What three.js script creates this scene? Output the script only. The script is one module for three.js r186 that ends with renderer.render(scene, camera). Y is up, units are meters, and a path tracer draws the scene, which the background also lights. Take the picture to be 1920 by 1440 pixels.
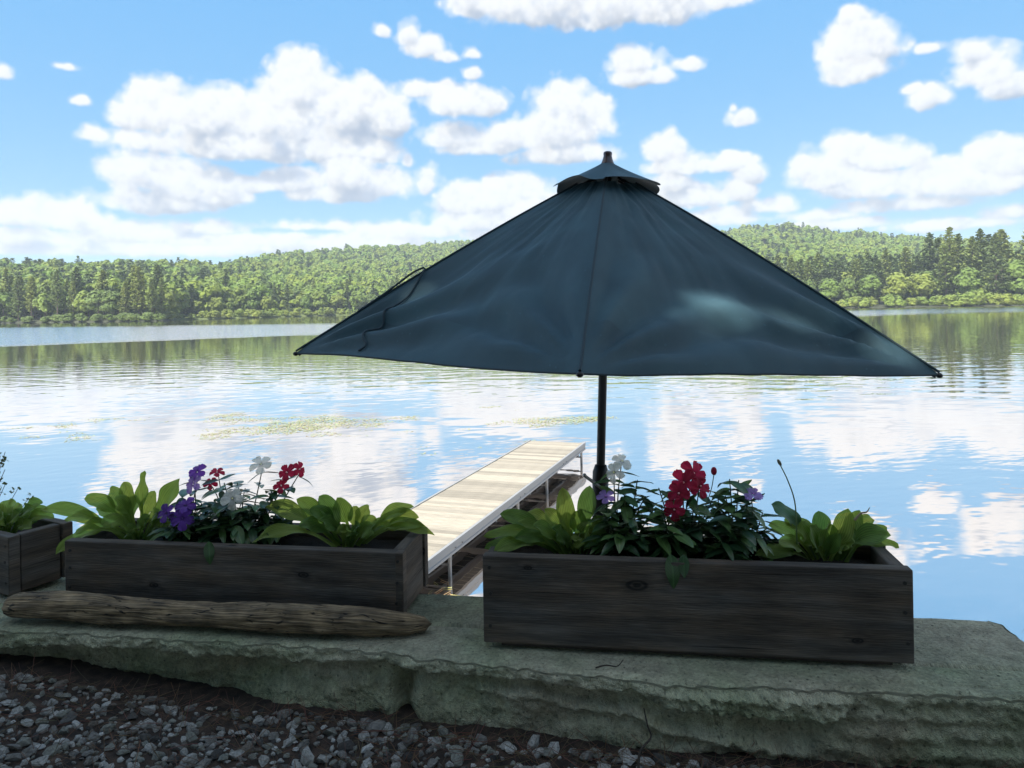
import * as THREE from 'three';
import { ImprovedNoise } from 'three/addons/math/ImprovedNoise.js';
import { RoundedBoxGeometry } from 'three/addons/geometries/RoundedBoxGeometry.js';
import * as BGU from 'three/addons/utils/BufferGeometryUtils.js';

// ---------- camera, sun, exposure ----------
const scene = new THREE.Scene();
const camera = new THREE.PerspectiveCamera(54.43, 4 / 3, 0.05, 4000);   // seated eye, 3 m above the lake
camera.position.set(0, 3, 0);
camera.rotation.set(0, 0, THREE.MathUtils.degToRad(-1));
camera.setViewOffset(1920, 1440, 0, 147, 1920, 1440);
const renderer = new THREE.WebGLRenderer();
renderer.toneMapping = THREE.LinearToneMapping;
renderer.toneMappingExposure = 2.95;
renderer.shadowMap.enabled = true;
const SUN = new THREE.Vector3(-0.38, 0.80, 0.48).normalize();
const sun = new THREE.DirectionalLight(new THREE.Color().setRGB(1, 0.95, 0.86), 5);
sun.name = 'sun';
sun.position.copy(SUN).multiplyScalar(200);
sun.castShadow = true;
sun.shadow.mapSize.set(4096, 4096);
Object.assign(sun.shadow.camera, { left: -120, right: 120, top: 120, bottom: -120, near: 1, far: 600 });
scene.add(sun, sun.target);
scene.fog = new THREE.FogExp2(new THREE.Color().setRGB(0.72, 0.84, 1.0), 0.00028);

// ---------- small helpers ----------
const mulberry = (a) => () => { a |= 0; a = a + 0x6D2B79F5 | 0; let t = Math.imul(a ^ a >>> 15, 1 | a); t = t + Math.imul(t ^ t >>> 7, 61 | t) ^ t; return ((t ^ t >>> 14) >>> 0) / 4294967296; };
const per = new ImprovedNoise();
const fbm = (x, y, z, o = 4) => { let s = 0, a = 0.5; for (let i = 0; i < o; i++) { s += a * per.noise(x, y, z); x = x * 2.03 + 7.1; y = y * 2.03 + 3.7; z = z * 2.03 + 1.3; a *= 0.5; } return s; };
const ridged = (x, y, z, o = 4) => { let s = 0, a = 0.5; for (let i = 0; i < o; i++) { s += a * (1 - Math.abs(per.noise(x, y, z)) * 2); x = x * 2.1 + 5.2; y = y * 2.1 + 1.7; z = z * 2.1 + 9.3; a *= 0.5; } return s; };
const clamp = (x, a = 0, b = 1) => Math.min(b, Math.max(a, x));
const lerp = (a, b, t) => a + (b - a) * t;
const smooth = (a, b, x) => { const t = clamp((x - a) / (b - a)); return t * t * (3 - 2 * t); };
const table = (keys) => (x) => { if (x <= keys[0][0]) return keys[0][1]; for (let i = 1; i < keys.length; i++) if (x < keys[i][0]) return lerp(keys[i - 1][1], keys[i][1], (x - keys[i - 1][0]) / (keys[i][0] - keys[i - 1][0])); return keys[keys.length - 1][1]; };
const V = (x, y, z) => new THREE.Vector3(x, y, z);
const rgb = (r, g, b) => new THREE.Color().setRGB(r, g, b);

// ---------- the sky: air and fair-weather cumulus, marched as volumes in angles ----------
const CLOUDS = [[-15.3,16.1,2.36,2.05],[-16.3,15.2,2.26,1.57],[-25.0,14.1,2.08,1.56],[-26.5,13.0,1.64,1.46],[-22.6,13.2,2.96,2.08],[-19.1,13.2,3.47,2.13],[-15.7,13.2,4.17,2.17],[-12.2,14.2,3.13,2.32],[-9.5,13.9,2.19,2.10],[-20.2,11.6,6.85,1.54],[-12.7,11.8,4.67,1.68],[-29.0,11.7,1.06,0.61],[-26.7,11.6,1.63,0.91],[-27.3,9.7,1.62,1.38],[-25.6,9.1,2.33,1.66],[-23.4,8.9,2.41,1.80],[-21.3,8.2,1.95,1.37],[-25.1,7.4,3.69,1.19],[-19.1,8.9,1.83,0.77],[-12.1,9.8,2.43,1.60],[-10.2,9.1,2.38,1.45],[-12.7,8.5,3.50,1.04],[-7.7,11.1,0.52,0.89],[-6.2,9.4,0.97,1.46],[-15.8,9.2,2.65,1.02],[-33.2,6.3,2.29,1.16],[-30.9,6.2,2.41,1.33],[-29.2,5.9,1.56,1.07],[-32.7,4.8,4.06,0.90],[-26.8,5.3,3.59,0.95],[-22.4,5.8,3.15,0.83],[-21.0,4.9,5.71,0.69],[-14.3,6.1,4.61,0.63],[-15.9,4.9,7.57,0.79],[-8.0,5.7,4.82,0.89],[-3.5,7.7,2.24,1.47],[-0.7,7.9,2.86,1.64],[1.4,8.5,1.96,1.23],[1.8,7.0,3.68,1.39],[-2.3,6.3,4.90,1.06],[-6.2,16.0,1.62,0.81],[-4.2,15.1,2.44,1.43],[-2.0,14.9,1.84,1.23],[-2.8,17.2,0.82,0.57],[3.9,14.6,2.12,1.96],[5.7,13.6,2.23,1.83],[3.5,12.9,3.67,1.72],[0.2,12.5,3.27,1.39],[-4.3,12.6,2.44,1.22],[4.3,11.3,3.66,1.14],[-2.2,11.9,3.68,0.82],[-2.1,21.9,2.45,1.31],[2.0,21.7,4.50,1.88],[7.3,21.5,5.23,2.03],[11.7,21.2,3.53,1.68],[15.9,21.1,2.27,0.94],[-7.4,19.8,0.97,1.06],[-6.2,19.0,1.46,1.06],[-5.0,18.4,1.22,0.65],[-9.5,20.0,0.68,0.61],[-2.7,18.6,0.82,0.57],[9.8,17.5,1.91,1.21],[10.2,16.6,2.30,0.97],[13.6,17.1,1.16,0.64],[24.8,18.9,0.94,0.82],[25.0,17.1,1.95,1.78],[26.5,16.9,1.51,1.68],[25.2,15.4,2.08,1.26],[29.3,13.1,1.37,1.07],[28.4,13.8,0.95,0.58],[31.8,15.4,1.30,0.90],[32.7,14.1,2.03,1.45],[33.8,13.1,1.70,1.22],[29.5,16.2,0.81,0.43],[17.2,13.1,1.12,0.86],[16.8,13.9,0.38,0.47],[11.7,11.2,1.65,1.44],[13.2,10.1,2.71,0.96],[16.5,10.0,2.11,0.78],[18.0,9.1,1.26,1.09],[17.0,7.9,1.35,1.10],[11.3,9.9,1.34,0.72],[22.0,9.3,1.27,1.37],[24.4,9.9,2.04,1.49],[23.3,8.5,2.42,1.28],[26.7,9.4,2.16,1.32],[26.0,7.7,3.63,1.32],[29.9,7.6,3.08,1.35],[32.6,8.6,1.60,1.38],[34.0,8.3,1.69,1.36],[32.6,7.1,2.91,1.17],[28.0,6.3,4.79,0.80],[13.8,7.6,3.09,1.03],[19.0,6.7,2.56,0.85],[16.1,6.3,3.78,0.79],[11.9,8.7,1.57,1.20],[25.0,5.4,2.02,0.52],[29.2,4.7,1.87,0.50],[34.0,5.3,2.25,0.68],[22.6,5.9,2.79,0.60],[-33.5,4.1,4.55,0.68],[-24.2,4.2,6.81,0.67],[-10.4,4.9,6.33,0.72],[1.7,5.4,6.54,0.90],[14.9,6.0,6.11,0.71],[23.3,5.2,5.52,0.53],[31.0,4.8,4.81,0.56],[-18.1,4.5,6.65,0.78],[-34.1,14.9,0.73,0.61],[-29.8,13.8,0.62,0.50],[-30.5,15.8,0.79,0.32]];
function makeSky() {
  const W = 4096, H = 2048, px = new Float32Array(W * H * 4), R = mulberry(11);
  // tiling cell noise in a small volume
  const N = 64, vol = new Float32Array(N * N * N);
  for (const [cells, amp] of [[4, 0.5], [8, 0.27], [16, 0.15], [32, 0.08]]) {
    const pts = new Float32Array(cells ** 3 * 3).map(() => R());
    for (let z = 0, i = 0; z < N; z++) for (let y = 0; y < N; y++) for (let x = 0; x < N; x++, i++) {
      const fx = x / N * cells, fy = y / N * cells, fz = z / N * cells, ix = fx | 0, iy = fy | 0, iz = fz | 0;
      let best = 9;
      for (let c = -1; c < 2; c++) for (let b = -1; b < 2; b++) for (let a = -1; a < 2; a++) {
        const k = 3 * ((((iz + c + cells) % cells) * cells + (iy + b + cells) % cells) * cells + (ix + a + cells) % cells);
        const dx = ix + a + pts[k] - fx, dy = iy + b + pts[k + 1] - fy, dz = iz + c + pts[k + 2] - fz, d = dx * dx + dy * dy + dz * dz;
        if (d < best) best = d;
      }
      vol[i] += amp * (1 - Math.min(1, Math.sqrt(best)));
    }
  }
  const cell = (x, y, z) => {
    x *= N; y *= N; z *= N;
    const fx = Math.floor(x), fy = Math.floor(y), fz = Math.floor(z), tx = x - fx, ty = y - fy, tz = z - fz, m = N - 1;
    const x0 = fx & m, x1 = fx + 1 & m, y0 = (fy & m) * N, y1 = (fy + 1 & m) * N, z0 = (fz & m) * N * N, z1 = (fz + 1 & m) * N * N;
    const a = vol[z0 + y0 + x0] * (1 - tx) + vol[z0 + y0 + x1] * tx, b = vol[z0 + y1 + x0] * (1 - tx) + vol[z0 + y1 + x1] * tx;
    const c = vol[z1 + y0 + x0] * (1 - tx) + vol[z1 + y0 + x1] * tx, d = vol[z1 + y1 + x0] * (1 - tx) + vol[z1 + y1 + x1] * tx;
    return (a * (1 - ty) + b * ty) * (1 - tz) + (c * (1 - ty) + d * ty) * tz;
  };
  // the clouds in view, and the same kind of cumulus all round the rest of the sky
  const blobs = CLOUDS.map((c) => [...c]);
  for (let k = 0; k < 95; k++) {
    const az = 44 + R() * 272, el = 4 + R() ** 1.5 * 66, s = (1.6 + R() * 2.6) * (0.7 + el / 45), wide = 1 / Math.max(0.3, Math.cos(el * Math.PI / 180)), n = 4 + R() * 6 | 0;
    for (let j = 0; j < n; j++) blobs.push([((az + (R() - 0.5) * s * 4 * wide + 180) % 360) - 180, el + (R() - 0.35) * s * 1.1, s * (0.6 + R() * 0.7) * wide, s * (0.45 + R() * 0.5)]);
  }
  const parts = blobs.map(([az, el, rx, ry]) => ({ az, el, rx, ry, rz: Math.min(rx, ry * 1.6), low: ry * 0.66, dz: (R() - 0.5) * ry * 0.8 }));
  const sunX = -0.42, sunY = 0.83, sunZ = -0.36;
  function column(az, el) {                       // [r, g, b, cover] of the cloud in one direction
    const near = [];
    let z0 = 99, z1 = -99;
    for (const p of parts) {
      let dx = Math.abs(az - p.az); if (dx > 180) dx = 360 - dx;
      const dy = el - p.el;
      if (dx < p.rx * 1.5 + 2 && dy < p.ry * 1.5 && dy > -p.low * 1.5 - 3) near.push(p);
      if (dx < p.rx * 1.5 && dy < p.ry * 1.5 && dy > -p.low * 1.5) {  z0 = Math.min(z0, p.dz - p.rz * 1.4); z1 = Math.max(z1, p.dz + p.rz * 1.4); }
    }
    if (z1 < z0) return null;
    const field = (x, y, z, fine) => {
      let f = -1, hv = 0;
      for (const p of near) {
        let dx = x - p.az; if (dx > 180) dx -= 360; else if (dx < -180) dx += 360;
        const dy = y - p.el, dz = z - p.dz, ry = dy > 0 ? p.ry : p.low, q = 1 - Math.sqrt(dx * dx / (p.rx * p.rx) + dy * dy / (ry * ry) + dz * dz / (p.rz * p.rz));
        if (q > f) { f = q; hv = dy / ry; }
      }
      if (f < -0.5) return 0;
      let n = cell(x * 0.06, y * 0.06, z * 0.06);
      n = n * 0.30 + cell(x * 0.12 + 0.3, y * 0.12, z * 0.12) * 0.46 + (fine ? cell(x * 0.27, y * 0.27 + 0.2, z * 0.27) : 0.47) * 0.24;
      const q = f * 0.95 - 0.13 + (n - 0.47) * 3.3;
      return Math.max(clamp(q * 2.9), clamp((q + 0.38) * 0.15, 0, 0.05)) * lerp(0.22, 1, smooth(-1.2, 0.15, hv));
    };
    const step = Math.max(0.09, (z1 - z0) / 70);
    let T = 1, r = 0, g = 0, b = 0;
    for (let z = z0; z < z1 && T > 0.02; z += step) {
      const d = field(az, el, z, true);
      if (d < 0.01) continue;
      let tau = 0, at = 0;
      for (const s of [0.18, 0.4, 0.9, 1.6]) { tau += s * field(az + sunX * (at + s / 2), el + sunY * (at + s / 2), z + sunZ * (at + s / 2), s < 0.5); at += s; }
      const lit = 0.60 * Math.exp(-tau * 1.3) + 0.40 * Math.exp(-tau * 0.4), up = 0.70 + 0.30 * Math.exp(-0.55 * (field(az, el + 0.7, z, false) + 1.2 * field(az, el + 1.8, z, false)));
      const a = 1 - Math.exp(-d * 13 * step), w = T * a;
      r += w * (0.36 * lit + 0.19 * up); g += w * (0.295 * lit + 0.265 * up); b += w * (0.185 * lit + 0.385 * up);
      T *= 1 - a;
    }
    return [r, g, b, 1 - T];
  }
  const air = (el) => {                            // clear air by height above the horizon
    const k = Math.exp(-el / 9), h = Math.exp(-el / 3.5), d = lerp(1, 0.62, smooth(22, 85, el));
    return [(0.095 + 0.24 * k + 0.10 * h) * d, (0.268 + 0.24 * k + 0.05 * h) * d, (0.51 + 0.055 * k) * d];
  };
  const write = (x, y, el, c) => {
    const i = (y * W + x) * 4, a = air(Math.max(0, el)), haze = 0.62 * Math.exp(-Math.max(0, el) / 7);
    const cover = c ? c[3] : 0, w = 1 - cover;
    const far = [0.50, 0.525, 0.55];
    for (let k = 0; k < 3; k++) px[i + k] = 0.627 * (a[k] * w + (c ? lerp(c[k], far[k] * cover, haze) : 0));
    px[i + 3] = 1;
  };
  const azOf = (x) => { const u = (x + 0.5) / W * 360 - 180 + 90; return u > 180 ? u - 360 : u; };
  const elOf = (y) => (y + 0.5) / H * 180 - 90;
  const inView = (az, el) => Math.abs(az) < 42 && el < 30;
  // fine where the clouds have been drawn from the photograph, every fourth column and row elsewhere
  for (let y = 0; y < H; y++) {
    const el = elOf(y);
    if (el < 0) { for (let x = 0; x < W; x++) { const i = (y * W + x) * 4; px[i] = 0.18; px[i + 1] = 0.22; px[i + 2] = 0.25; px[i + 3] = 1; } continue; }
    for (let x = 0; x < W; x++) { const az = azOf(x); if (inView(az, el)) write(x, y, el, column(az, el)); }
  }
  const Q = 6, gw = Math.ceil(W / Q), gh = Math.ceil(H / 2 / Q) + 1, grid = new Float32Array(gw * gh * 4);
  for (let y = 0; y < gh; y++) for (let x = 0; x < gw; x++) {
    const az = azOf(x * Q), el = elOf(H / 2 + y * Q);
    if (el > 90 || inView(az, el) && inView(az + 2, el) && inView(az - 2, el) && el < 28) continue;
    const c = column(az, el); if (c) grid.set(c, (y * gw + x) * 4);
  }
  for (let y = H / 2; y < H; y++) {
    const el = elOf(y), gy = Math.min(gh - 1.001, (y - H / 2) / Q), y0 = gy | 0, ty = gy - y0;
    for (let x = 0; x < W; x++) {
      const az = azOf(x); if (inView(az, el)) continue;
      const gx = x / Q, x0 = gx | 0, tx = gx - x0, x1 = (x0 + 1) % gw, c = [0, 0, 0, 0];
      for (let k = 0; k < 4; k++) c[k] = lerp(lerp(grid[(y0 * gw + x0) * 4 + k], grid[(y0 * gw + x1) * 4 + k], tx), lerp(grid[((y0 + 1) * gw + x0) * 4 + k], grid[((y0 + 1) * gw + x1) * 4 + k], tx), ty);
      write(x, y, el, c[3] > 0.002 ? c : null);
    }
  }
  const t = new THREE.DataTexture(px, W, H, THREE.RGBAFormat, THREE.FloatType);
  t.mapping = THREE.EquirectangularReflectionMapping; t.magFilter = t.minFilter = THREE.LinearFilter; t.needsUpdate = true;
  return t;
}
const skyTexture = makeSky();
scene.background = skyTexture;
scene.environment = skyTexture;
console.log('sky', Math.round(performance.now()));
// ---------- building blocks ----------
const used = new Map();
const numbered = (name) => { const n = used.get(name) ?? 0; used.set(name, n + 1); return n ? `${name}_${String(n).padStart(3, '0')}` : name; };
function tag(o, label, category, group) { o.userData.label = label; if (category) o.userData.category = category; if (group) o.userData.group = group; return o; }
function thing(name, label, category, at = [0, 0, 0], group) {
  const o = new THREE.Group(); o.name = numbered(name); o.position.set(...at); scene.add(o);
  return tag(o, label, category, group);
}
function part(name, geometry, material, parent, at) {
  const m = new THREE.Mesh(geometry, material); m.name = name; m.castShadow = m.receiveShadow = true;
  if (at) m.position.set(...at);
  parent.add(m); return m;
}
function setting(name, geometry, material, label) {
  const m = part(numbered(name), geometry, material, scene); m.userData.kind = 'structure'; if (label) m.userData.label = label; return m;
}
function texture(w, h, fn, srgb = true) {
  const d = new Uint8Array(w * h * 4);
  for (let y = 0, i = 0; y < h; y++) for (let x = 0; x < w; x++, i += 4) { const c = fn(x / w, y / h, x, y); d[i] = clamp(c[0]) * 255; d[i + 1] = clamp(c[1] ?? c[0]) * 255; d[i + 2] = clamp(c[2] ?? c[0]) * 255; d[i + 3] = 255; }
  const t = new THREE.DataTexture(d, w, h); t.wrapS = t.wrapT = THREE.RepeatWrapping; t.magFilter = t.minFilter = THREE.LinearFilter;
  if (srgb) t.colorSpace = THREE.SRGBColorSpace;
  t.needsUpdate = true; return t;
}
const std = (o) => new THREE.MeshStandardMaterial({ side: THREE.DoubleSide, ...o });
const phys = (o) => new THREE.MeshPhysicalMaterial({ side: THREE.DoubleSide, ...o });
// a sheet of nu x nv cells from a function (u, v) -> [x, y, z]; uv and vertex colour are optional
function sheet(nu, nv, f, { uv, color, flip } = {}) {
  const P = [], U = [], C = [], I = [];
  for (let j = 0; j <= nv; j++) for (let i = 0; i <= nu; i++) {
    const u = i / nu, v = j / nv, p = f(u, v); P.push(...p);
    U.push(...(uv ? uv(u, v, p) : [u, v])); if (color) C.push(...color(u, v, p));
  }
  for (let j = 0; j < nv; j++) for (let i = 0; i < nu; i++) {
    const a = j * (nu + 1) + i, b = a + 1, c = a + nu + 1, d = c + 1;
    if (flip) I.push(a, c, b, b, c, d); else I.push(a, b, c, b, d, c);
  }
  const g = new THREE.BufferGeometry();
  g.setAttribute('position', new THREE.Float32BufferAttribute(P, 3)); g.setAttribute('uv', new THREE.Float32BufferAttribute(U, 2));
  if (color) g.setAttribute('color', new THREE.Float32BufferAttribute(C, 3));
  g.setIndex(I); g.computeVertexNormals(); return g;
}
function tube(points, radius, seg = 24, round = 8) {
  const curve = new THREE.CatmullRomCurve3(points.map((p) => p.isVector3 ? p : V(...p)));
  const g = new THREE.TubeGeometry(curve, seg, 1, round, false), p = g.attributes.position, r = typeof radius === 'function' ? radius : () => radius;
  for (let i = 0; i <= seg; i++) { const c = curve.getPointAt(i / seg); for (let j = 0; j <= round; j++) { const k = i * (round + 1) + j; p.setXYZ(k, c.x + (p.getX(k) - c.x) * r(i / seg), c.y + (p.getY(k) - c.y) * r(i / seg), c.z + (p.getZ(k) - c.z) * r(i / seg)); } }
  return g;
}
function board(l, h, t, bevel = 0.004) { return new RoundedBoxGeometry(l, h, t, 2, bevel); }
// boxes take their uv from their longest run, in metres
function boardUV(g, dx = 0, dy = 0) {
  const p = g.attributes.position, n = g.attributes.normal, uv = g.attributes.uv;
  for (let i = 0; i < p.count; i++) {
    const ax = Math.abs(n.getX(i)), ay = Math.abs(n.getY(i)), az = Math.abs(n.getZ(i));
    if (az >= ax && az >= ay) uv.setXY(i, p.getX(i) + dx, p.getY(i) + dy); else if (ay >= ax) uv.setXY(i, p.getX(i) + dx, p.getZ(i) + dy + 0.37); else uv.setXY(i, p.getZ(i) * 0.4 + dx, p.getY(i) + dy);
  }
  return g;
}
// many small bent quads: leaves or needle sprays at given places
function sprays(list) {              // [x, y, z, nx, ny, nz, w, h, turn]
  const P = new Float32Array(list.length * 12), Nn = new Float32Array(list.length * 12), I = [], a = V(), b = V(), n = V(), up = V();
  list.forEach(([x, y, z, nx, ny, nz, w, h, turn], k) => {
    n.set(nx, ny, nz).normalize(); up.set(Math.abs(n.y) > 0.9 ? 1 : 0, Math.abs(n.y) > 0.9 ? 0 : 1, 0);
    a.crossVectors(up, n).normalize().applyAxisAngle(n, turn); b.crossVectors(n, a);
    const q = [[-0.5, -0.5], [0.5, -0.35], [0.42, 0.5], [-0.4, 0.42]];
    q.forEach(([s, t], j) => { const o = k * 12 + j * 3, bend = (j % 2 ? 0.12 : -0.12) * w; P[o] = x + a.x * s * w + b.x * t * h + n.x * bend; P[o + 1] = y + a.y * s * w + b.y * t * h + n.y * bend; P[o + 2] = z + a.z * s * w + b.z * t * h + n.z * bend; Nn[o] = n.x; Nn[o + 1] = n.y; Nn[o + 2] = n.z; });
    I.push(k * 4, k * 4 + 1, k * 4 + 2, k * 4, k * 4 + 2, k * 4 + 3);
  });
  const g = new THREE.BufferGeometry();
  g.setAttribute('position', new THREE.BufferAttribute(P, 3)); g.setAttribute('normal', new THREE.BufferAttribute(Nn, 3)); g.setAttribute('uv', new THREE.BufferAttribute(new Float32Array(list.length * 8), 2));
  g.setIndex(I); return g;
}
function onBall(R) { const z = R() * 2 - 1, t = R() * 6.2832, s = Math.sqrt(1 - z * z); return [s * Math.cos(t), z, s * Math.sin(t)]; }
function merged(list) { return BGU.mergeGeometries(list.map((g) => { const h = g.index ? g.toNonIndexed() : g; for (const k of Object.keys(h.attributes)) if (!['position', 'normal', 'uv'].includes(k)) h.deleteAttribute(k); return h; })); }
function instances(name, geometry, material, list, label, colors) {
  const m = new THREE.InstancedMesh(geometry, material, list.length), o = new THREE.Object3D();
  list.forEach(({ p, r = [0, 0, 0], s = 1, c }, i) => { o.position.set(...p); o.rotation.set(...r); Array.isArray(s) ? o.scale.set(...s) : o.scale.setScalar(s); o.updateMatrix(); m.setMatrixAt(i, o.matrix); if (c) m.setColorAt(i, c); });
  m.name = numbered(name); m.castShadow = m.receiveShadow = true; m.userData.kind = 'stuff'; m.userData.label = label; return m;
}
// ---------- the lake ----------
function waveTexture(size, metres, seed, waves, sMin, sMax) {
  const R = mulberry(seed), slopeX = new Float32Array(size * size), slopeY = new Float32Array(size * size);
  const S = new Float32Array(4096).map((_, i) => Math.cos(i / 4096 * 2 * Math.PI));
  for (let k = 0; k < waves; k++) {
    const len = sMin * (sMax / sMin) ** R(), dir = Math.PI / 2 + (R() + R() + R() - 1.5) * 1.15;
    const kx = Math.round(metres / len * Math.cos(dir)), ky = Math.round(metres / len * Math.sin(dir)), m = Math.hypot(kx, ky); if (!m) continue;
    const amp = 0.2 * Math.sqrt(2 / waves), ph = R() * 4096;
    for (let y = 0; y < size; y++) for (let x = 0; x < size; x++) { const s = S[((kx * x + ky * y) * 4096 / size + ph) & 4095] * amp; slopeX[y * size + x] += s * kx / m; slopeY[y * size + x] += s * ky / m; }
  }
  const d = new Float32Array(size * size * 4);
  for (let i = 0; i < size * size; i++) { const x = -slopeX[i], y = -slopeY[i], n = 1 / Math.hypot(x, y, 1); d[i * 4] = x * n / 2 + 0.5; d[i * 4 + 1] = y * n / 2 + 0.5; d[i * 4 + 2] = n / 2 + 0.5; d[i * 4 + 3] = 1; }
  const t = new THREE.DataTexture(d, size, size, THREE.RGBAFormat, THREE.FloatType); t.wrapS = t.wrapT = THREE.RepeatWrapping; t.magFilter = t.minFilter = THREE.LinearFilter; t.needsUpdate = true; return t;
}
const swell = waveTexture(1024, 31, 5, 80, 0.25, 2.4), ripple = waveTexture(1024, 17, 8, 70, 0.12, 0.9);
{
  const water = (scale, tex, turn) => {
    const n = tex.clone(); n.rotation = turn; n.needsUpdate = true;
    const T = tex === swell ? 31 : 17; n.repeat.set(1 / T, 1 / T);
    const m = std({ color: rgb(0.95, 0.86, 0.79), metalness: 0.99, roughness: 0.015, normalMap: n, side: THREE.FrontSide }); m.normalScale.set(scale, scale); return m;
  };
  // gusts cross the lake in bands: [near edge as x -> z, wave strength]
  const wob = (z, s) => (x) => z + Math.abs(z) * 0.10 * fbm(x / Math.abs(z) * 3 + s, s, 0.5, 3);
  const bandNear = table([[-400, -64], [-60, -66], [-48, -70], [-20, -88], [75, -140], [400, -190]]), bandFar = table([[-400, -200], [-124, -178], [-29, -150], [60, -200], [130, -235], [400, -250]]);
  const edges = [() => -3, wob(-9, 1), wob(-13, 2), wob(-17, 3), wob(-22, 4), wob(-31, 5), wob(-40, 6), wob(-47, 7), (x) => bandNear(x) + 4 * fbm(x / 6, 2.2, 1, 4), (x) => bandNear(x) * 1.07 + 6 * fbm(x / 7, 7.2, 1, 4), (x) => bandFar(x) * 0.93 + 9 * fbm(x / 18, 9.2, 1, 4), (x) => bandFar(x) + 10 * fbm(x / 20, 6.2, 1, 4), () => -620];
  const look = [[0.015, ripple, 0.3], [0.021, ripple, 0.3], [0.029, ripple, 0.3], [0.028, swell, 0.1], [0.040, swell, 0.1], [0.052, swell, 0.1], [0.042, swell, 0.1], [0.028, swell, 0.1], [0.25, ripple, 0.2], [0.4, ripple, 0.2], [0.25, ripple, 0.2], [0.06, swell, 0.1]];
  const geos = [], mats = [];
  look.forEach(([s, t, turn], k) => {
    mats.push(water(s, t, turn));
    geos.push(sheet(160, k < 8 ? 4 : 6, (u, v) => { const w = u * 2 - 1, x = 420 * Math.sign(w) * Math.abs(w) ** 2.2; return [x, 0, lerp(edges[k](x), edges[k + 1](x), v)]; }, { uv: (u, v, p) => [p[0], -p[2]] }));
  });
  const g = BGU.mergeGeometries(geos, true), nrm = g.attributes.normal; for (let i = 0; i < nrm.count; i++) nrm.setXYZ(i, 0, 1, 0);
  // in the gust only the near slopes of the wavelets face the shore
  let first = 0; geos.forEach((q, k) => { const c = q.attributes.position.count, tilt = [0, 0, 0, 0, 0, 0, 0, 0, 0.035, 0.07, 0.03, 0][k]; for (let i = first; i < first + c; i++) nrm.setXYZ(i, 0, 1, tilt); first += c; });
  setting('lake_water', g, mats, 'calm lake mirroring the clouds, with a wind-ruffled band farther out');
}
// floating weed: small pale leaves and scum in drifts
{
  const R = mulberry(31), list = [];
  const g = new THREE.BufferGeometry(), P = [0, 0, 0], I = [];
  for (let i = 0; i < 7; i++) { const a = i / 7 * 6.283, r = 0.5 * (0.75 + 0.4 * Math.sin(i * 2.7)); P.push(r * Math.cos(a), 0.02 * Math.sin(i * 1.9), r * Math.sin(a)); I.push(0, 1 + (i + 1) % 7, 1 + i); }
  g.setAttribute('position', new THREE.Float32BufferAttribute(P, 3)); g.setIndex(I); g.computeVertexNormals();
  const drift = (x, z) => { const line = -19.6 + 0.06 * (x + 5); return fbm(x * 0.28 + 3, z * 0.42, 4, 4) * 2.2 + fbm(x * 1.3, z * 1.6, 9, 3) * 1.3 - Math.abs(z - line) / 4.6 - smooth(1, 4, x) * 1.2 - smooth(-8, -16, x) * 0.7 + 0.02; };
  for (let k = 0; k < 160000 && list.length < 14000; k++) {
    const x = -17 + R() * 21, z = -14 - R() * 11; if (drift(x, z) < R() * 0.8 - 0.1) continue;
    const s = 0.022 + R() * 0.045; list.push({ p: [x, 0.006 + R() * 0.004, z], r: [(R() - 0.5) * 0.2, R() * 6.3, (R() - 0.5) * 0.2], s: [s * 1.3, s, s], c: rgb(0.17 + R() * 0.10, 0.19 + R() * 0.08, 0.09 + R() * 0.06) });
  }
  scene.add(instances('pond_weed', g, std({ color: 0xffffff, roughness: 0.7 }), list, 'pale green weed floating in drifts on the lake'));
}
// ---------- far shore, hills and woods ----------
const shoreR = table([[-70, 330], [-34.5, 314], [-30, 290], [-25.4, 267], [-24.2, 292], [-18.9, 306], [-12.9, 345], [0, 352], [8, 335], [15, 305], [24.6, 304], [34, 308], [70, 310]]);
const ridgeR = table([[-70, 540], [-22, 540], [-17, 690], [-8, 860], [0, 900], [15, 820], [20, 850], [26, 820], [34, 760], [70, 760]]);
const ridgeS = table([[-70, 0.066], [-34.4, 0.0676], [-28, 0.068], [-21.7, 0.0669], [-18.1, 0.0754], [-14.3, 0.0812], [-8.4, 0.0881], [-3.2, 0.0908], [0, 0.0921], [8, 0.092], [15.3, 0.0939], [17.5, 0.099], [20.5, 0.1003], [23.3, 0.0902], [26, 0.0842], [29.2, 0.0744], [34.5, 0.0614], [70, 0.06]]);
function land(az, r) {
  const a = shoreR(az), b = ridgeR(az), top = 3 + ridgeS(az) * b - lerp(13, 15, smooth(-15, -21, az)), t = (r - a) / (b - a);
  if (t < 0) return -0.6 + Math.max(t, -0.02) * 30;
  const h = t < 1 ? 0.35 + (top - 0.35) * Math.pow(t, 1.25) : top - (r - b) * 0.12;
  return h + 2.2 * fbm(r / 70, az / 4, 3.3, 3) * smooth(0.05, 0.3, t);
}
const polar = (az, r) => [Math.sin(az * Math.PI / 180) * r, -Math.cos(az * Math.PI / 180) * r];
{
  const g = sheet(180, 60, (u, v) => { const az = -62 + 124 * u, r = lerp(shoreR(az) - 4, ridgeR(az) + 160, v * v * 0.6 + v * 0.4), [x, z] = polar(az, r); return [x, land(az, r), z]; }, { flip: true, color: (u, v, p) => { const az = -62 + 124 * u, k = 0.8 + 0.5 * fbm(p[0] / 3, p[2] / 3, 1, 3); return az > -24.6 && az < 12 ? [0.085 * k, 0.115 * k, 0.025 * k] : [0.035 * k, 0.042 * k, 0.02 * k]; } });
  setting('hills', g, std({ vertexColors: true, roughness: 1 }), 'low wooded hills rising behind the far shore');
}
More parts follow.
